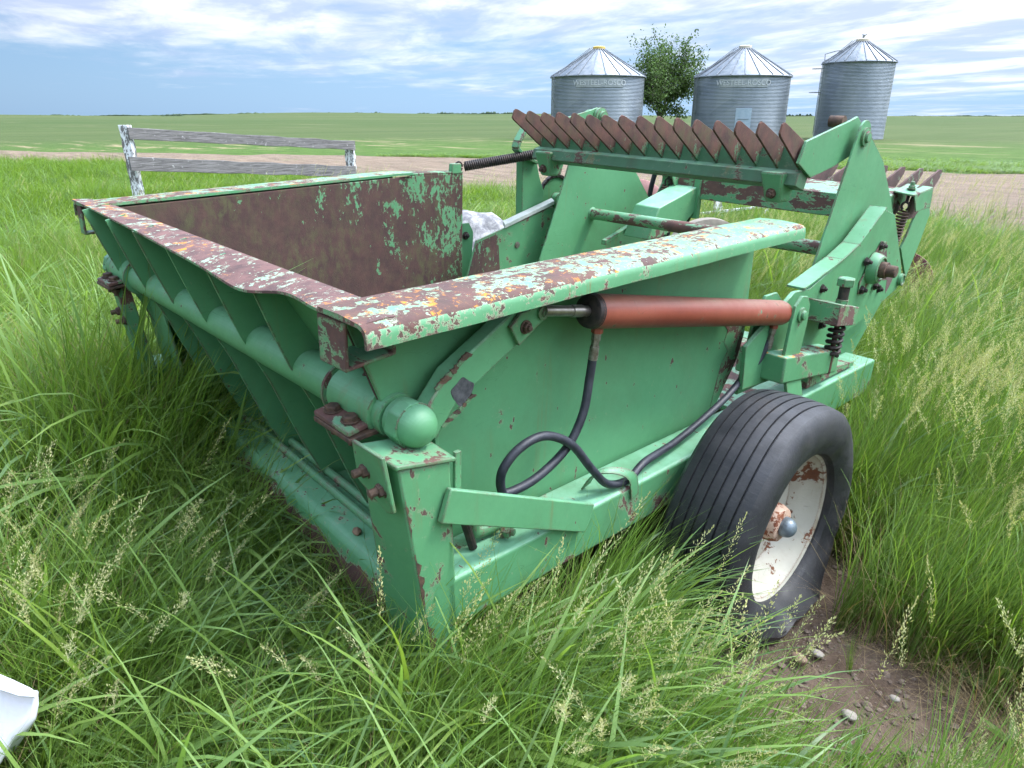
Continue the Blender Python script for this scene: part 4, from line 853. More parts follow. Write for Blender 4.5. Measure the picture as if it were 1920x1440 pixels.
# ------------------------------------------------------------------ grain bins
mg, nt, b = newmat('galvanised_sheet'); P = objc(nt)
sp = nt.nodes.new('ShaderNodeSeparateXYZ'); nt.links.new(P, sp.inputs[0])
pan = math_(nt, 'FRACT', math_(nt, 'MULTIPLY', sp.outputs[2], 1.17)); seam = maprange(nt, pan, .955, .985)
vo = nt.nodes.new('ShaderNodeTexVoronoi'); nt.links.new(mapping(nt, P, (.42, .42, 1.17)), vo.inputs['Vector']); vo.inputs['Scale'].default_value = 1.0
c = mix(nt, maprange(nt, noise(nt, mapping(nt, P, (1, 1, .35)), .9, 4, .55), .33, .67), (.15, .18, .205), (.25, .28, .305))
c = mix(nt, .35, c, mix(nt, maprange(nt, vo.outputs['Color'], .2, .8), (.12, .15, .18), (.28, .31, .34)))
c = mix(nt, math_(nt, 'MULTIPLY', seam, .5), c, (.11, .12, .13))
nt.links.new(c, b.inputs['Base Color']); b.inputs['Metallic'].default_value = .55; b.inputs['Roughness'].default_value = .42
mrf = plain('galvanised_roof', (.23, .26, .28), (.36, .38, .395), 3, .35, .5, .5, .001)
mdk = plain('roof_rib', (.12, .14, .16), (.20, .22, .24), 6, .6)
mdoor = plain('bin_door', (.24, .32, .39), (.30, .37, .44), 4, .5)
myel = plain('yellow_cap', (.50, .34, .06), (.60, .42, .10), 6, .6); mcap = plain('cream_cap', (.42, .36, .24), (.55, .50, .40), 6, .6)
def text_mesh(s, size, depth=.01):
    cu = bpy.data.curves.new('lettering', 'FONT'); cu.body = s; cu.size = size; cu.extrude = depth; cu.align_x = 'CENTER'; cu.align_y = 'CENTER'
    o = bpy.data.objects.new('lettering', cu); COL.objects.link(o); bpy.context.view_layer.update()
    me = bpy.data.meshes.new_from_object(o.evaluated_get(bpy.context.evaluated_depsgraph_get())); bpy.data.objects.remove(o); return me
def grain_bin(cx, cy, rad_, eave, apex, label, cap, sign, door, vent=False, ladder_side=True):
    r = empty('grain_bin', (cx, cy, 0)); tag(r, label, 'grain bin', 'corrugated grain bins at the field edge')
    faz = math.atan2(-cy, -cx)                     # towards the yard
    nc = int(eave/.085); prof = []
    for i in range(nc*4+1):
        z = eave*i/(nc*4); prof.append((z, rad_+.016*math.sin(i*math.pi/2)))
    q = MB(); q.lathe((0, 0, 0), (0, 0, 1), prof, 90); w = q.build('bin_wall', mg, r, 0, ang=89)
    q = MB(); q.lathe((0, 0, eave-.02), (0, 0, 1), [(0, rad_+.08), (.05, rad_+.08), (apex-eave-.05, .42), (apex-eave-.02, .40)], 90); rf = q.build('bin_roof', mrf, r, 0, ang=60)
    nrb = 22
    for k in range(nrb):
        a = 2*math.pi*(k+.5)/nrb; u = Vector((math.cos(a), math.sin(a), 0)); q = MB()
        q.bar(u*(rad_+.08)+Vector((0, 0, eave+.055)), u*.40+Vector((0, 0, apex-.02)), .055, .07); q.build('roof_rib', mdk, rf, 0)
    q = MB(); q.lathe((0, 0, eave-.03), (0, 0, 1), [(0, rad_+.09), (0, rad_+.12), (.05, rad_+.12), (.05, rad_+.09)], 90, closed=True); q.build('eave_ring', mdk, rf, 0)
    q = MB(); q.lathe((0, 0, apex-.04), (0, 0, 1), [(0, .43), (.16, .43), (.20, .36), (.22, .1)], 28); q.build('roof_cap', cap, r, 0, ang=40)
    if vent:
        q = MB(); q.tube([(0, 0, apex+.15), (.05, 0, apex+.35), (-.10, .1, apex+.45)], [.05, .09, .03], 8); q.tube([(0, 0, apex+.3), (.28, -.1, apex+.42)], [.05, .015], 6); q.build('roof_vent', mdk, r, 0)
    # ladder on the side towards the left of the view
    la = faz-1.15; u = Vector((math.cos(la), math.sin(la), 0)); t = Vector((-math.sin(la), math.cos(la), 0)); q = MB()
    for s_ in (-.2, .2): q.tube([u*(rad_+.14)+t*s_+Vector((0, 0, .3)), u*(rad_+.14)+t*s_+Vector((0, 0, eave+.1)), u*(rad_*.75)+t*s_+Vector((0, 0, eave+.1+(apex-eave)*.28)), u*.6+t*s_+Vector((0, 0, apex+.05))], .022, 6)
    z = .5
    while z < eave: q.tube([u*(rad_+.14)-t*.2+Vector((0, 0, z)), u*(rad_+.14)+t*.2+Vector((0, 0, z))], .016, 5); z += .35
    for k in range(11):
        f_ = .95-k*.085; p = u*(rad_*f_)+Vector((0, 0, eave+.14+(apex-eave)*(1-f_)))
        q.tube([p-t*.2, p+t*.2], .018, 5)
    if vent:
        for zz_ in (eave*.62, eave*.93):
            q.tube([u*(rad_+.14)+t*(.5*math.cos(a))+u*(.35+.35*math.sin(a))+Vector((0, 0, zz_)) for a in np.linspace(0, 6.28, 18)], .022, 5)
        q.tube([u*(rad_+.2)+t*.3+Vector((0, 0, eave)), u*(rad_+.25)+t*.3+Vector((0, 0, eave+.55)), u*(rad_*.8)+t*.3+Vector((0, 0, eave+.75)), u*(rad_*.6)+t*.3+Vector((0, 0, eave+.8))], .03, 5)
    q.build('ladder', mdk, r, 0)
    def onwall(a0, z0, w_, h_, mat, name, par, off=.035):
        q = MB(); k = 10; vs = []
        for i in range(k+1):
            a = a0+(i/k-.5)*w_/rad_
            for rr_ in (rad_+.005, rad_+off):
                for zz_ in (z0, z0+h_): vs.append((rr_*math.cos(a), rr_*math.sin(a), zz_))
        fs_ = []
        for i in range(k):
            o_ = i*4; fs_ += [(o_+2, o_+6, o_+7, o_+3), (o_+3, o_+7, o_+5, o_+1), (o_, o_+4, o_+6, o_+2), (o_+1, o_+5, o_+4, o_)]
        fs_ += [(0, 2, 3, 1), (4*k+1, 4*k+3, 4*k+2, 4*k)]
        q.add(vs, fs_); return q.build(name, mat, par, 0)
    if sign:
        sp_ = onwall(faz+.04, eave-.72, 3.2, .52, mrf, 'sign_panel', r, .03)
        me = text_mesh(sign, .46); me.materials.append(mcap if sign[-1] == '!' else M['palegrey']);
        vs = []
        for v in me.vertices:
            a = faz+.04+v.co.x/rad_*1.0; rr_ = rad_+.045+v.co.z; vs.append((rr_*math.cos(a), rr_*math.sin(a), eave-.46+v.co.y))
        for v, c_ in zip(me.vertices, vs): v.co = c_
        me.materials.clear(); me.materials.append(mlet)
        lo = bpy.data.objects.new('lettering', me); COL.objects.link(lo); lo.parent = sp_
    if door:
        d_ = onwall(faz+.10, .75, 1.0, 1.25, mdoor, 'bin_door', r, .06)
        onwall(faz+.10, 1.3, .7, .04, mdk, 'door_latch', d_, .08)
    return r
mlet = plain('faded_lettering', (.40, .43, .45), (.50, .52, .54), 4, .6)
def place_bin(px, d): 
    v = atd(px, 200, d); return v.x, v.y
def ratio(hw, d): return hw/1331*d
bx, by = place_bin(1119, 50); grain_bin(bx, by, 3.20, 4.02, 5.82, 'leftmost corrugated steel grain bin with a yellow roof cap', myel, 'WESTEEL-ROSCO', False)
bx, by = place_bin(1386, 50); grain_bin(bx, by, 3.20, 4.02, 5.88, 'middle corrugated steel grain bin with pale blue door and lettered panel', mcap, 'WESTEEL-ROSCO', True)
bx, by = place_bin(1598, 50); grain_bin(bx, by, 2.30, 4.92, 6.30, 'rightmost and narrowest corrugated steel grain bin standing alone', mcap, None, False, True)

# ------------------------------------------------------------------ tree between the bins
mlf, nt, b = newmat('poplar_leaves'); 
oi = nt.nodes.new('ShaderNodeAttribute'); oi.attribute_name = 'tint'
nt.links.new(oi.outputs['Color'], b.inputs['Base Color']); b.inputs['Roughness'].default_value = .6; b.inputs['Specular IOR Level'].default_value = .3
tr_ = nt.nodes.new('ShaderNodeBsdfTranslucent'); nt.links.new(oi.outputs['Color'], tr_.inputs[0]); mx = nt.nodes.new('ShaderNodeMixShader'); mx.inputs[0].default_value = .35
nt.links.new(b.outputs[0], mx.inputs[1]); nt.links.new(tr_.outputs[0], mx.inputs[2]); nt.links.new(mx.outputs[0], nt.nodes['Material Output'].inputs[0])
mbk = plain('bark', (.06, .05, .04), (.14, .12, .10), 12, .9)
tp_ = atd(1240, 200, 55); tree = empty('tree', (tp_.x, tp_.y, 0)); tag(tree, 'loose leafy green tree growing between the left and middle grain bins', 'tree')
q = MB(); tips = []
def limb(p, d, L, r, lev):
    k = 5; pts = [p]; dd = d.copy()
    for i in range(k):
        dd = (dd+Vector(rng.normal(0, .13, 3))+Vector((0, 0, .03))).normalized(); pts.append(pts[-1]+dd*L/k)
    q.tube(pts, [r*(1-.75*i/k) for i in range(k+1)], 7, False)
    if lev >= 2:
        tips.extend(pts[1:])
        if lev >= 3: return
    for i in range(2, k+1):
        for j in range(2 if lev < 2 else 2):
            a = rng.uniform(0, 6.28); side = dd.orthogonal(); side.rotate(Matrix.Rotation(a, 3, dd))
            limb(pts[i], (dd*.75+side*rng.uniform(.6, 1.0)).normalized(), L*rng.uniform(.5, .68), r*.5*(1-.12*i), lev+1)
rng = np.random.default_rng(5)
limb(Vector((0, 0, 0)), Vector((0, 0, 1)), 3.7, .2, 0)
for a, tl in ((.6, .5), (2.3, .45), (3.9, .5), (5.2, .55), (1.4, .25)): limb(Vector((0, 0, 1.4)), Vector((math.cos(a)*tl, math.sin(a)*tl, 1)).normalized(), 3.6, .12, 1)
q.v = [(a*.86, b_*.86, c_) for a, b_, c_ in q.v]
tk = q.build('trunk', mbk, tree, 0)
T = np.array([tuple(t) for t in tips]); keep = T[(T[:, 2] > 1.0)]
T = keep*np.array([.86, .86, 1.0]); V = []; Fc = []; Cc = []
nl = 17000; idx = rng.integers(0, len(T), nl); ctr = T[idx]+rng.normal(0, .17, (nl, 3))
clump = rng.uniform(.5, 1.35, len(T))
for i in range(nl):
    c0 = ctr[i]; s_ = rng.uniform(.06, .12); a = rng.normal(0, 1, 3); a /= np.linalg.norm(a); bb = np.cross(a, rng.normal(0, 1, 3)); bb /= np.linalg.norm(bb)
    o_ = len(V); V += [c0-a*s_, c0+bb*s_*.6, c0+a*s_, c0-bb*s_*.6]; Fc.append((o_, o_+1, o_+2, o_+3))
    k = clump[idx[i]]*rng.uniform(.8, 1.2); Cc.append((.085*k, .150*k, .034*k, 1))
me = bpy.data.meshes.new('crown'); me.from_pydata([tuple(v) for v in V], [], Fc)
at = me.color_attributes.new('tint', 'FLOAT_COLOR', 'POINT'); at.data.foreach_set('color', np.repeat(np.array(Cc), 4, 0).ravel())
me.materials.append(mlf); cr = bpy.data.objects.new('crown', me); COL.objects.link(cr); cr.parent = tree

# distant shelter belts and farm roofs on the horizon
mtl = plain('distant_trees', (.030, .055, .030), (.050, .080, .042), .02, .95)
def belt(name, px0, px1, d, h, seed, lab):
    rr2 = np.random.default_rng(seed); n = 260; q = MB()
    a = atd(px0, 218, d); b_ = atd(px1, 218, d); vs = []
    for i in range(n+1):
        t = i/n; p = a.lerp(b_, t); z0 = float(hills(np.array(p.x), np.array(p.y)))-1
        e = min(1, 8*min(t, 1-t)+.1); hh = h*(.35+.65*abs(math.sin(i*.13+seed)*math.sin(i*.047+1)))*rr2.uniform(.5, 1.1)*e+1
        w = Vector((-.69, .72, 0))*d*.004
        vs += [(p.x, p.y, z0), (p.x, p.y, z0+hh*.7), (p.x+w.x*.5, p.y+w.y*.5, z0+hh), (p.x+w.x, p.y+w.y, z0+hh*.7), (p.x+w.x, p.y+w.y, z0)]
    q.add(vs, [(i*5+j, i*5+j+1, (i+1)*5+j+1, (i+1)*5+j) for i in range(n) for j in range(4)])
    o = q.build(name, mtl, None, 0, smooth=False); o['kind'] = 'stuff'; o['label'] = lab; o['category'] = 'trees'; return o
belt('distant_trees', -300, 1050, 5200, 16, 1, 'long low line of far trees along the whole left horizon')
belt('distant_trees', 300, 345, 2600, 8, 2, 'small dark clump of far trees left on the horizon above the fence')
belt('distant_trees', 560, 1010, 4200, 18, 3, 'far shelter belt on the horizon left of the grain bins')
belt('distant_trees', 1460, 1530, 2300, 9, 4, 'dark far shelter belt between the middle and right grain bins')
belt('distant_trees', 1660, 2200, 5600, 12, 5, 'low far trees along the horizon right of the grain bins')

# ------------------------------------------------------------------ grass
LIB = bpy.data.collections.new('grass_tufts')          # sources for the instances, not in the scene
def leafmat(name, trans=.42, rough=.5, hue=(1, 1, 1)):
    m, nt, b = newmat(name)
    at = nt.nodes.new('ShaderNodeAttribute'); at.attribute_name = 'tint'
    oi = nt.nodes.new('ShaderNodeAttribute'); oi.attribute_name = 'rnd'
    c = mix(nt, maprange(nt, oi.outputs['Fac'], 0, 1, 0, .55), at.outputs['Color'], mix(nt, 1.0, at.outputs['Color'], hue, 'MULTIPLY'))
    nt.links.new(c, b.inputs['Base Color']); b.inputs['Roughness'].default_value = rough; b.inputs['Specular IOR Level'].default_value = .35
    t = nt.nodes.new('ShaderNodeBsdfTranslucent'); nt.links.new(mix(nt, 1.0, c, (1.25, 1.3, .55), 'MULTIPLY'), t.inputs[0])
    mx = nt.nodes.new('ShaderNodeMixShader'); mx.inputs[0].default_value = trans
    nt.links.new(b.outputs[0], mx.inputs[1]); nt.links.new(t.outputs[0], mx.inputs[2]); nt.links.new(mx.outputs[0], nt.nodes['Material Output'].inputs[0])
    return m
mgr = leafmat('grass_blade', .46, .36, (1.35, 1.08, .8)); mdry = leafmat('dry_grass_blade', .25, .7, (1.1, 1, .9)); msd = leafmat('seed_head', .3, .7, (1.1, 1, .8))
G1 = np.array([.078, .158, .032]); G2 = np.array([.190, .310, .070]); GB = np.array([.105, .195, .088]); DRY = np.array([.30, .23, .12]); SEED = np.array([.42, .43, .22])
class Tuft:
    def __init__(s): s.v = []; s.f = []; s.c = []; s.m = []
    def blade(s, base, az, tilt, L, w, droop, col, seg=6, mat=0, twist=0.):
        p = np.array(base, float); d = np.array([math.cos(az), math.sin(az), 0]); side = np.array([-math.sin(az+twist), math.cos(az+twist), 0])
        th = tilt; o = len(s.v)
        for i in range(seg+1):
            t = i/seg; ww = w*(1-t**1.8)*(.55+.45*min(1, t*4))
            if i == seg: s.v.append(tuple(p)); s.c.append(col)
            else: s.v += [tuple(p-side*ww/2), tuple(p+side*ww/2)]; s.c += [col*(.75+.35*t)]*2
            step = L/seg; p = p+(d*math.sin(th)+np.array([0, 0, math.cos(th)]))*step; th += droop/seg*(.4+1.6*t)
        for i in range(seg-1): s.f.append((o+2*i, o+2*i+1, o+2*i+3, o+2*i+2)); s.m.append(mat)
        s.f.append((o+2*seg-2, o+2*seg-1, o+2*seg)); s.m.append(mat)
        return p
    def spikelets(s, base, az, tilt, L, col, rg, n=60, spread=.035, droop=.5, size=.0055):
        """panicle: short side branches with small grains along the top of a stem"""
        p = np.array(base, float); d = np.array([math.cos(az), math.sin(az), 0]); th = tilt
        for i in range(n):
            t = i/n; step = L/n; dv = d*math.sin(th)+np.array([0, 0, math.cos(th)]); p = p+dv*step; th += droop/n
            sp_ = spread*math.sin(math.pi*min(1, .12+t*.88))**.8*rg.uniform(.1, 1); a = rg.uniform(0, 6.28)
            off = np.array([math.cos(a), math.sin(a), rg.uniform(.1, .8)])*sp_; c0 = p+off
            dr = dv*.7+off/max(sp_, .001)*.5; dr /= np.linalg.norm(dr); sd = np.cross(dr, rg.normal(0, 1, 3)); sd /= np.linalg.norm(sd)
            z = size*rg.uniform(.7, 1.3); o = len(s.v)
            s.v += [tuple(c0-dr*z), tuple(c0+sd*z*.38), tuple(c0+dr*z), tuple(c0-sd*z*.38)]; s.f.append((o, o+1, o+2, o+3)); s.m.append(1); s.c += [col*rg.uniform(.75, 1.15)]*4
            if i % 4 == 0:
                o = len(s.v); e = np.cross(off, dv); e = e/(np.linalg.norm(e)+1e-6)*.0011; s.v += [tuple(p-e), tuple(p+e), tuple(c0)]; s.f.append((o, o+1, o+2)); s.m.append(1); s.c += [col*.7]*3
    def build(s, name, mats):
        me = bpy.data.meshes.new(name); me.from_pydata(s.v, [], s.f)
        at = me.color_attributes.new('tint', 'FLOAT_COLOR', 'POINT'); a = np.ones((len(s.v), 4)); a[:, :3] = np.array(s.c); at.data.foreach_set('color', a.ravel())
        for m_ in mats: me.materials.append(m_)
        me.polygons.foreach_set('material_index', s.m); me.polygons.foreach_set('use_smooth', [True]*len(s.f))
        o = bpy.data.objects.new(name, me); return o
def make_lib(name, n, fn):
    c = bpy.data.collections.new(name)
    for i in range(n):
        rg = np.random.default_rng(100+i*7+len(name)); t = Tuft(); fn(t, rg); c.objects.link(t.build('%s_%02d' % (name, i), [mgr, msd, mdry]))
    return c
def colr(rg, a=G1, b_=G2): 
    k = rg.uniform(0, 1); return (a*(1-k)+b_*k)*rg.uniform(.75, 1.25)
# unit height tufts (scaled per instance); lean is mostly towards +x
def f_fine(t, rg):
    for i in range(34):
        r = rg.uniform(0, .085); a = rg.uniform(0, 6.28); az = rg.normal(0.05, .55) if rg.random() < .80 else rg.uniform(0, 6.28)
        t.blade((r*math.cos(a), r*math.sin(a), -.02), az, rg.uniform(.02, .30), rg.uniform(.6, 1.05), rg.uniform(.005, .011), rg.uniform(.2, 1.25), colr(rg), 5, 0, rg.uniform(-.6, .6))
    for i in range(6):
        a = rg.uniform(0, 6.28); t.blade((rg.normal(0, .04), rg.normal(0, .04), -.02), a, rg.uniform(.1, .8), rg.uniform(.4, .95), .005, rg.uniform(.3, 1.4), colr(rg, DRY*.7, DRY), 4, 2)
def f_broad(t, rg):
    for i in range(11):
        r = rg.uniform(0, .07); a = rg.uniform(0, 6.28); az = rg.normal(0.0, .45) if rg.random() < .85 else rg.uniform(0, 6.28)
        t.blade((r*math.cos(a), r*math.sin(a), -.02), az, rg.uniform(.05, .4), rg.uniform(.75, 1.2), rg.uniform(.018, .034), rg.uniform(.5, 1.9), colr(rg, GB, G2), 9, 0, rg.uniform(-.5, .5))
    for i in range(10):
        a = rg.uniform(0, 6.28); t.blade((rg.normal(0, .05), rg.normal(0, .05), -.02), rg.normal(.1, 1.1), rg.uniform(.1, .5), rg.uniform(.4, .9), .009, rg.uniform(.3, 1.4), colr(rg), 5, 0)
def f_head(t, rg):
    for i in range(4):
        az = rg.normal(.15, .8); L = rg.uniform(.78, 1.0); tl = rg.uniform(.05, .28); c_ = colr(rg, G1, SEED*.7)
        p = t.blade((rg.normal(0, .05), rg.normal(0, .05), 0), az, tl, L, .0050, .25, c_, 6, 0)
        # the stem keeps its width up to the head
        t.spikelets(p, az, tl+.15, rg.uniform(.16, .30), SEED*rg.uniform(.75, 1.15), rg, 105, rg.uniform(.018, .040), .35, .0052)
    for i in range(8):
        t.blade((rg.normal(0, .05), rg.normal(0, .05), -.02), rg.normal(.1, 1.1), rg.uniform(.1, .5), rg.uniform(.5, .9), .013, rg.uniform(.6, 1.9), colr(rg), 7, 0)
def f_dry(t, rg):
    for i in range(26):
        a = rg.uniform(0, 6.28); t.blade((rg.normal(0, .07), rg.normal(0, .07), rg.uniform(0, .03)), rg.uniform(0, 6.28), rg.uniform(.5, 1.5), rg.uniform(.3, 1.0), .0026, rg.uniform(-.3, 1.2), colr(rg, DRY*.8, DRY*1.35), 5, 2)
def f_far(t, rg):
    for i in range(46):
        r = rg.uniform(0, .30); a = rg.uniform(0, 6.28); az = rg.normal(0.1, 1.1)
        t.blade((r*math.cos(a), r*math.sin(a), -.02), az, rg.uniform(.02, .4), rg.uniform(.55, 1.05), rg.uniform(.010, .018), rg.uniform(.3, 1.5), colr(rg), 4, 0, rg.uniform(-.6, .6))
def f_weed(t, rg):
    for i in range(7):
        a = rg.uniform(0, 6.28); L = rg.uniform(.5, 1); t.blade((0, 0, 0), a, rg.uniform(.5, 1.1), L, .32*L, .5, colr(rg, G1*.8, G1*1.1), 7, 0)
L_fine = make_lib('fine_tuft', 8, f_fine); L_broad = make_lib('broad_tuft', 7, f_broad); L_head = make_lib('headed_tuft', 7, f_head)
L_dry = make_lib('dry_tuft', 5, f_dry); L_far = make_lib('far_tuft', 6, f_far); L_weed = make_lib('weed_tuft', 4, f_weed)
def scatter(name, lib, n_lib, P, rot, scl, idx, label, cat='grass', hz=None):
    me = bpy.data.meshes.new(name); me.from_pydata([tuple(p) for p in P], [], [])
    a = me.attributes.new('rot', 'FLOAT_VECTOR', 'POINT'); a.data.foreach_set('vector', np.asarray(rot, float).ravel())
    a = me.attributes.new('scl', 'FLOAT_VECTOR', 'POINT'); a.data.foreach_set('vector', np.asarray(scl, float).ravel())
    a = me.attributes.new('idx', 'INT', 'POINT'); a.data.foreach_set('value', np.asarray(idx, int))
    a = me.attributes.new('rnd', 'FLOAT', 'POINT'); a.data.foreach_set('value', rng.random(len(P)))
    o = bpy.data.objects.new(name, me); COL.objects.link(o); tag(o, label, cat, None, 'stuff')
    ng = bpy.data.node_groups.new(name, 'GeometryNodeTree')
    ng.interface.new_socket('Geometry', in_out='INPUT', socket_type='NodeSocketGeometry'); ng.interface.new_socket('Geometry', in_out='OUTPUT', socket_type='NodeSocketGeometry')
    gi = ng.nodes.new('NodeGroupInput'); go = ng.nodes.new('NodeGroupOutput'); ip = ng.nodes.new('GeometryNodeInstanceOnPoints'); ci = ng.nodes.new('GeometryNodeCollectionInfo')
    ci.inputs['Collection'].default_value = lib; ci.inputs['Separate Children'].default_value = True; ci.inputs['Reset Children'].default_value = True
    def attr(nm, ty, sock):
        n = ng.nodes.new('GeometryNodeInputNamedAttribute'); n.data_type = ty; n.inputs['Name'].default_value = nm
        out = [s_ for s_ in n.outputs if s_.enabled and s_.name == 'Attribute'][0]; ng.links.new(out, ip.inputs[sock])
    ng.links.new(gi.outputs[0], ip.inputs['Points']); ng.links.new(ci.outputs[0], ip.inputs['Instance']); ip.inputs['Pick Instance'].default_value = True
    attr('rot', 'FLOAT_VECTOR', 'Rotation'); attr('scl', 'FLOAT_VECTOR', 'Scale'); attr('idx', 'INT', 'Instance Index')
    rl = ng.nodes.new('GeometryNodeRealizeInstances'); ng.links.new(ip.outputs[0], rl.inputs[0]); ng.links.new(rl.outputs[0], go.inputs[0])
    md_ = o.modifiers.new('scatter', 'NODES'); md_.node_group = ng
    return o
rng = np.random.default_rng(21)
HEAD = R(46.3); FW = np.array([-math.sin(HEAD), math.cos(HEAD)]); RTv = np.array([math.cos(HEAD), math.sin(HEAD)])
def ring(r0, r1, dens, half=50):
    n = int(dens*R(2*half)*(r1*r1-r0*r0)/2); r = np.sqrt(rng.uniform(r0*r0, r1*r1, n)); a = rng.uniform(-R(half), R(half), n)
    d = FW[None]*np.cos(a)[:, None]+RTv[None]*np.sin(a)[:, None]; return d*r[:, None]
def machine_mask(P, m_=0.):
    x, y = P[:, 0], P[:, 1]; inside = (x > -2.97-m_) & (x < -1.10+m_) & (y > .80-m_) & (y < 3.3)
    inside &= ~((x < -2.15) & (y < 1.0) & (x > -2.8))
    wh = (x > -1.10) & (x < -.62+m_) & (y > 1.34-m_) & (y < 2.36+m_)
    return inside | wh
def lown(P, s, k=0): return np.sin(P[:, 0]*s+k+1.7*np.sin(P[:, 1]*s*.8+k))*np.cos(P[:, 1]*s*1.1-k+1.3*np.sin(P[:, 0]*s*.6))
def patch(P):       # bare soil by the tyre: >0 inside
    q = P-np.array([-.50, 1.60]); u = q@RTv; v = q@FW
    return 1-np.sqrt((u/.54)**2+(v/.42)**2)+.25*lown(P, 9)
dpoly = [np.array(p) for p in dt]+[np.array(p) for p in db[::-1]]
def in_poly(P, poly):
    x, y = P[:, 0], P[:, 1]; c_ = np.zeros(len(P), bool); j = len(poly)-1
    for i in range(len(poly)):
        xi, yi = poly[i]; xj, yj = poly[j]; t = ((yi > y) != (yj > y)) & (x < (xj-xi)*(y-yi)/(yj-yi+1e-12)+xi); c_ ^= t; j = i
    return c_
def zone(P):
    """grass height factor: tall to the west of the machine, shorter to the east"""
    u = P@RTv; v = P@FW; h = .54+.06*np.clip(-u*1.5, 0, 1)+.05*lown(P, 1.3)+.05*lown(P, 4.1, 2)
    h = h+.40*np.exp(-(((P[:, 0]+3.0)/.70)**2+((P[:, 1]-.60)/.42)**2))-.08*np.exp(-(((P[:, 0]+1.5)/.62)**4+((P[:, 1]-.58)/.30)**2))
    h = h-np.clip((u+.2)/1.5, 0, 1)*.10*np.clip((4-v)/3, 0, 1)+.12*np.exp(-(((P[:, 0]+.95)/.35)**2+((P[:, 1]-.62)/.3)**2))
    return h
def put(name, lib, nlib, P, hmul, label, lean=.42, wj=.32, cat='grass', hmax=9.):
    n = len(P); H = zone(P)*hmul*rng.uniform(.75, 1.2, n)
    H = np.minimum(H, hmax)
    z = soilh(P[:, 0], P[:, 1]) if len(P) else 0
    pts = np.c_[P, np.zeros(n)+z]
    lf = np.clip(.55-(P@RTv)*.28, .05, 1)*lean                      # wind lean, stronger on the left
    rot = np.c_[rng.normal(0, .08, n), lf*rng.uniform(.5, 1.3, n), rng.normal(R(32), wj, n)]
    sx = .6+.4*H/.45
    return scatter(name, lib, nlib, pts, rot, np.c_[H*1.0*sx**0, H, H], rng.integers(0, nlib, n), label, cat)
def thin(P, k): return P[rng.random(len(P)) < k]
# near meadow
P = np.vstack([ring(.55, 2.2, 800), ring(2.2, 4.5, 420), ring(4.5, 9, 170)])
near_r = np.hypot(P[:, 0], P[:, 1])
pp = patch(P); P = P[~machine_mask(P) & (pp < 0.02+rng.random(len(P))*.2)]
# thinner where dry straw lies round the patch
q_ = patch(P); P = P[rng.random(len(P)) < np.clip((-q_)*2.5+.22, .15, 1)]
put('meadow_grass', L_fine, 8, P, 1.0, 'tall fine green grass growing all round the machine')
P = np.vstack([ring(.6, 2.4, 300), ring(2.4, 6, 150), ring(6, 10, 45)]); P = P[~machine_mask(P) & (patch(P) < -.1)]
u = P@RTv; P = P[rng.random(len(P)) < np.clip(.80-u*.75, .10, 1)]
put('broad_leaf_grass', L_broad, 7, P, 1.05, 'broad arching grass blades leaning over on the left of the machine', .6)
P = np.vstack([ring(.95, 2.6, 120), ring(2.6, 7, 36), ring(7, 14, 10)]); P = P[~machine_mask(P, .16) & (patch(P) < -.30)]
P = P[~((P[:, 0] < -1.9) & (P[:, 1] > .35) & (P[:, 1] < 1.2)) & ~((P[:, 0] > -1.3) & (P[:, 0] < -.8) & (P[:, 1] > .7) & (P[:, 1] < 1.6) & (rng.random(len(P)) < .5))]
P = P[rng.random(len(P)) < np.clip(.40+.40*lown(P, 1.9, 1)+.40*np.clip(P@RTv, -.4, 1), .16, 1)]
Q = np.vstack([ring(1.2, 3.4, 90)]); Q = Q[~machine_mask(Q, .16) & (patch(Q) < -.12) & ((Q@RTv) > .38)]; P = P[((P@RTv) > -.35) | (rng.random(len(P)) < .6)]; P = np.vstack([P, Q])
put('seed_head_grass', L_head, 7, P, 1.18, 'grass stems carrying pale yellow green seed heads', .22, .7, hmax=.58)
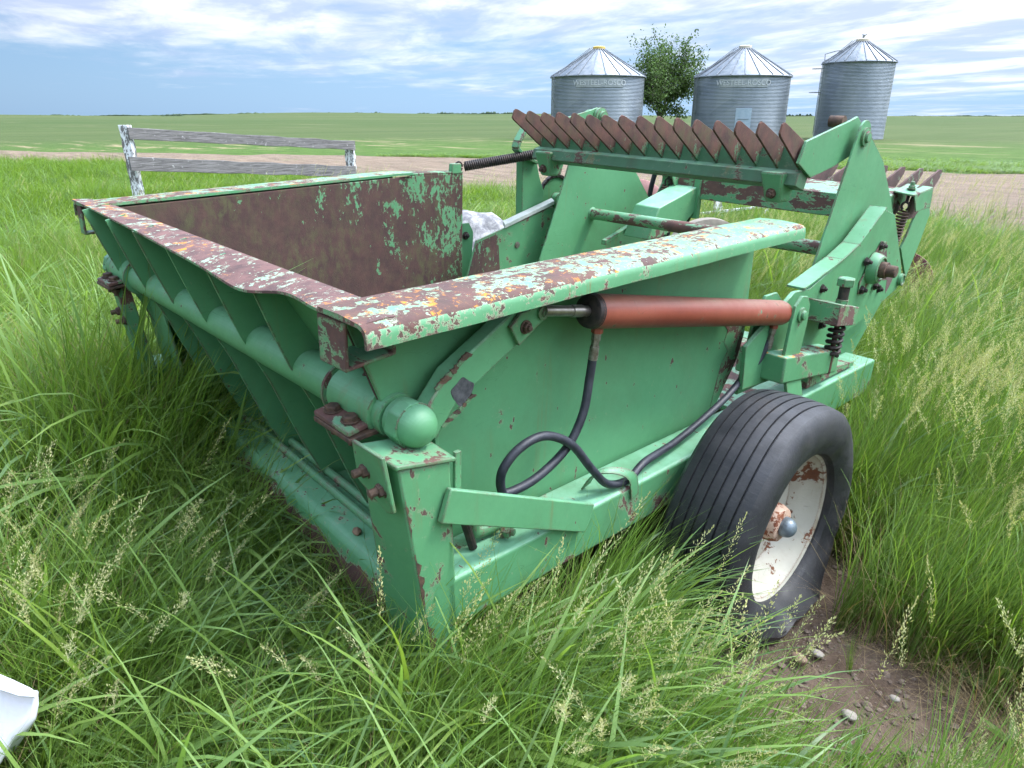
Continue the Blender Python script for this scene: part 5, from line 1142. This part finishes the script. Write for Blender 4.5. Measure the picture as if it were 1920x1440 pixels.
# dry straw
P = np.vstack([ring(.7, 4, 260)]); q_ = patch(P); P = P[~machine_mask(P) & (((q_ < .35) & (q_ > -.7) & (rng.random(len(P)) < .35+.5*((P-np.array([-.46, 1.63]))@RTv > .15))) | (rng.random(len(P)) < .08))]
scatter('dry_straw', L_dry, 5, np.c_[P, soilh(P[:, 0], P[:, 1])+.004], np.c_[rng.normal(0, .1, (len(P), 2)), rng.uniform(0, 6.28, len(P))], np.repeat(rng.uniform(.12, .26, (len(P), 1))+.10*(((P-np.array([-.46, 1.63]))@RTv > .25)[:, None]), 3, 1), rng.integers(0, 5, len(P)), 'pale dry straw lying round the bare soil patch', 'straw')
# sprouts on the bare soil
P = ring(.9, 2.6, 60); P = P[(patch(P) > .0) & ~machine_mask(P, .05)]
P = thin(P, .35); put('sprouting_grass', L_fine, 8, P, .22, 'short green sprouts growing on the bare soil patch', 0, 3.1)
P = np.array([cam_xy(*p) for p in ((1830, 1290), (1880, 1330), (1700, 1420), (1600, 1435), (1440, 1225), (1350, 1220), (1900, 1400), (1310, 1440))])
scatter('broad_leaf_weeds', L_weed, 4, np.c_[P, np.full(len(P), .0)], np.c_[np.zeros((len(P), 2)), rng.uniform(0, 6, len(P))], np.repeat(np.array([.10, .09, .07, .08, .025, .025, .10, .08])[:, None], 3, 1), rng.integers(0, 4, len(P)), 'low broad leaved weeds at the edge of the soil patch', 'weeds')
# middle distance meadow up to the dirt strip
P = np.vstack([ring(8.5, 16, 26, 46), ring(16, 30, 11, 44)]); P = P[~in_poly(P, dpoly)]
dd = np.hypot(P[:, 0], P[:, 1]); beyond = in_poly(P, [np.array(p) for p in dt]+[np.array((12, 90)), np.array((-120, 60)), np.array((-90, -8))])
n = len(P); H = np.where(beyond, .16, .42)*rng.uniform(.7, 1.2, n)*(1+.25*lown(P, .7))
scatter('far_meadow_grass', L_far, 6, np.c_[P, np.zeros(n)], np.c_[rng.normal(0, .08, n), rng.uniform(.0, .22, n), rng.normal(0, .8, n)], np.c_[np.ones(n)*.9, np.ones(n)*.9, H/.95], rng.integers(0, 6, n), 'tall green meadow running back to the dirt track')
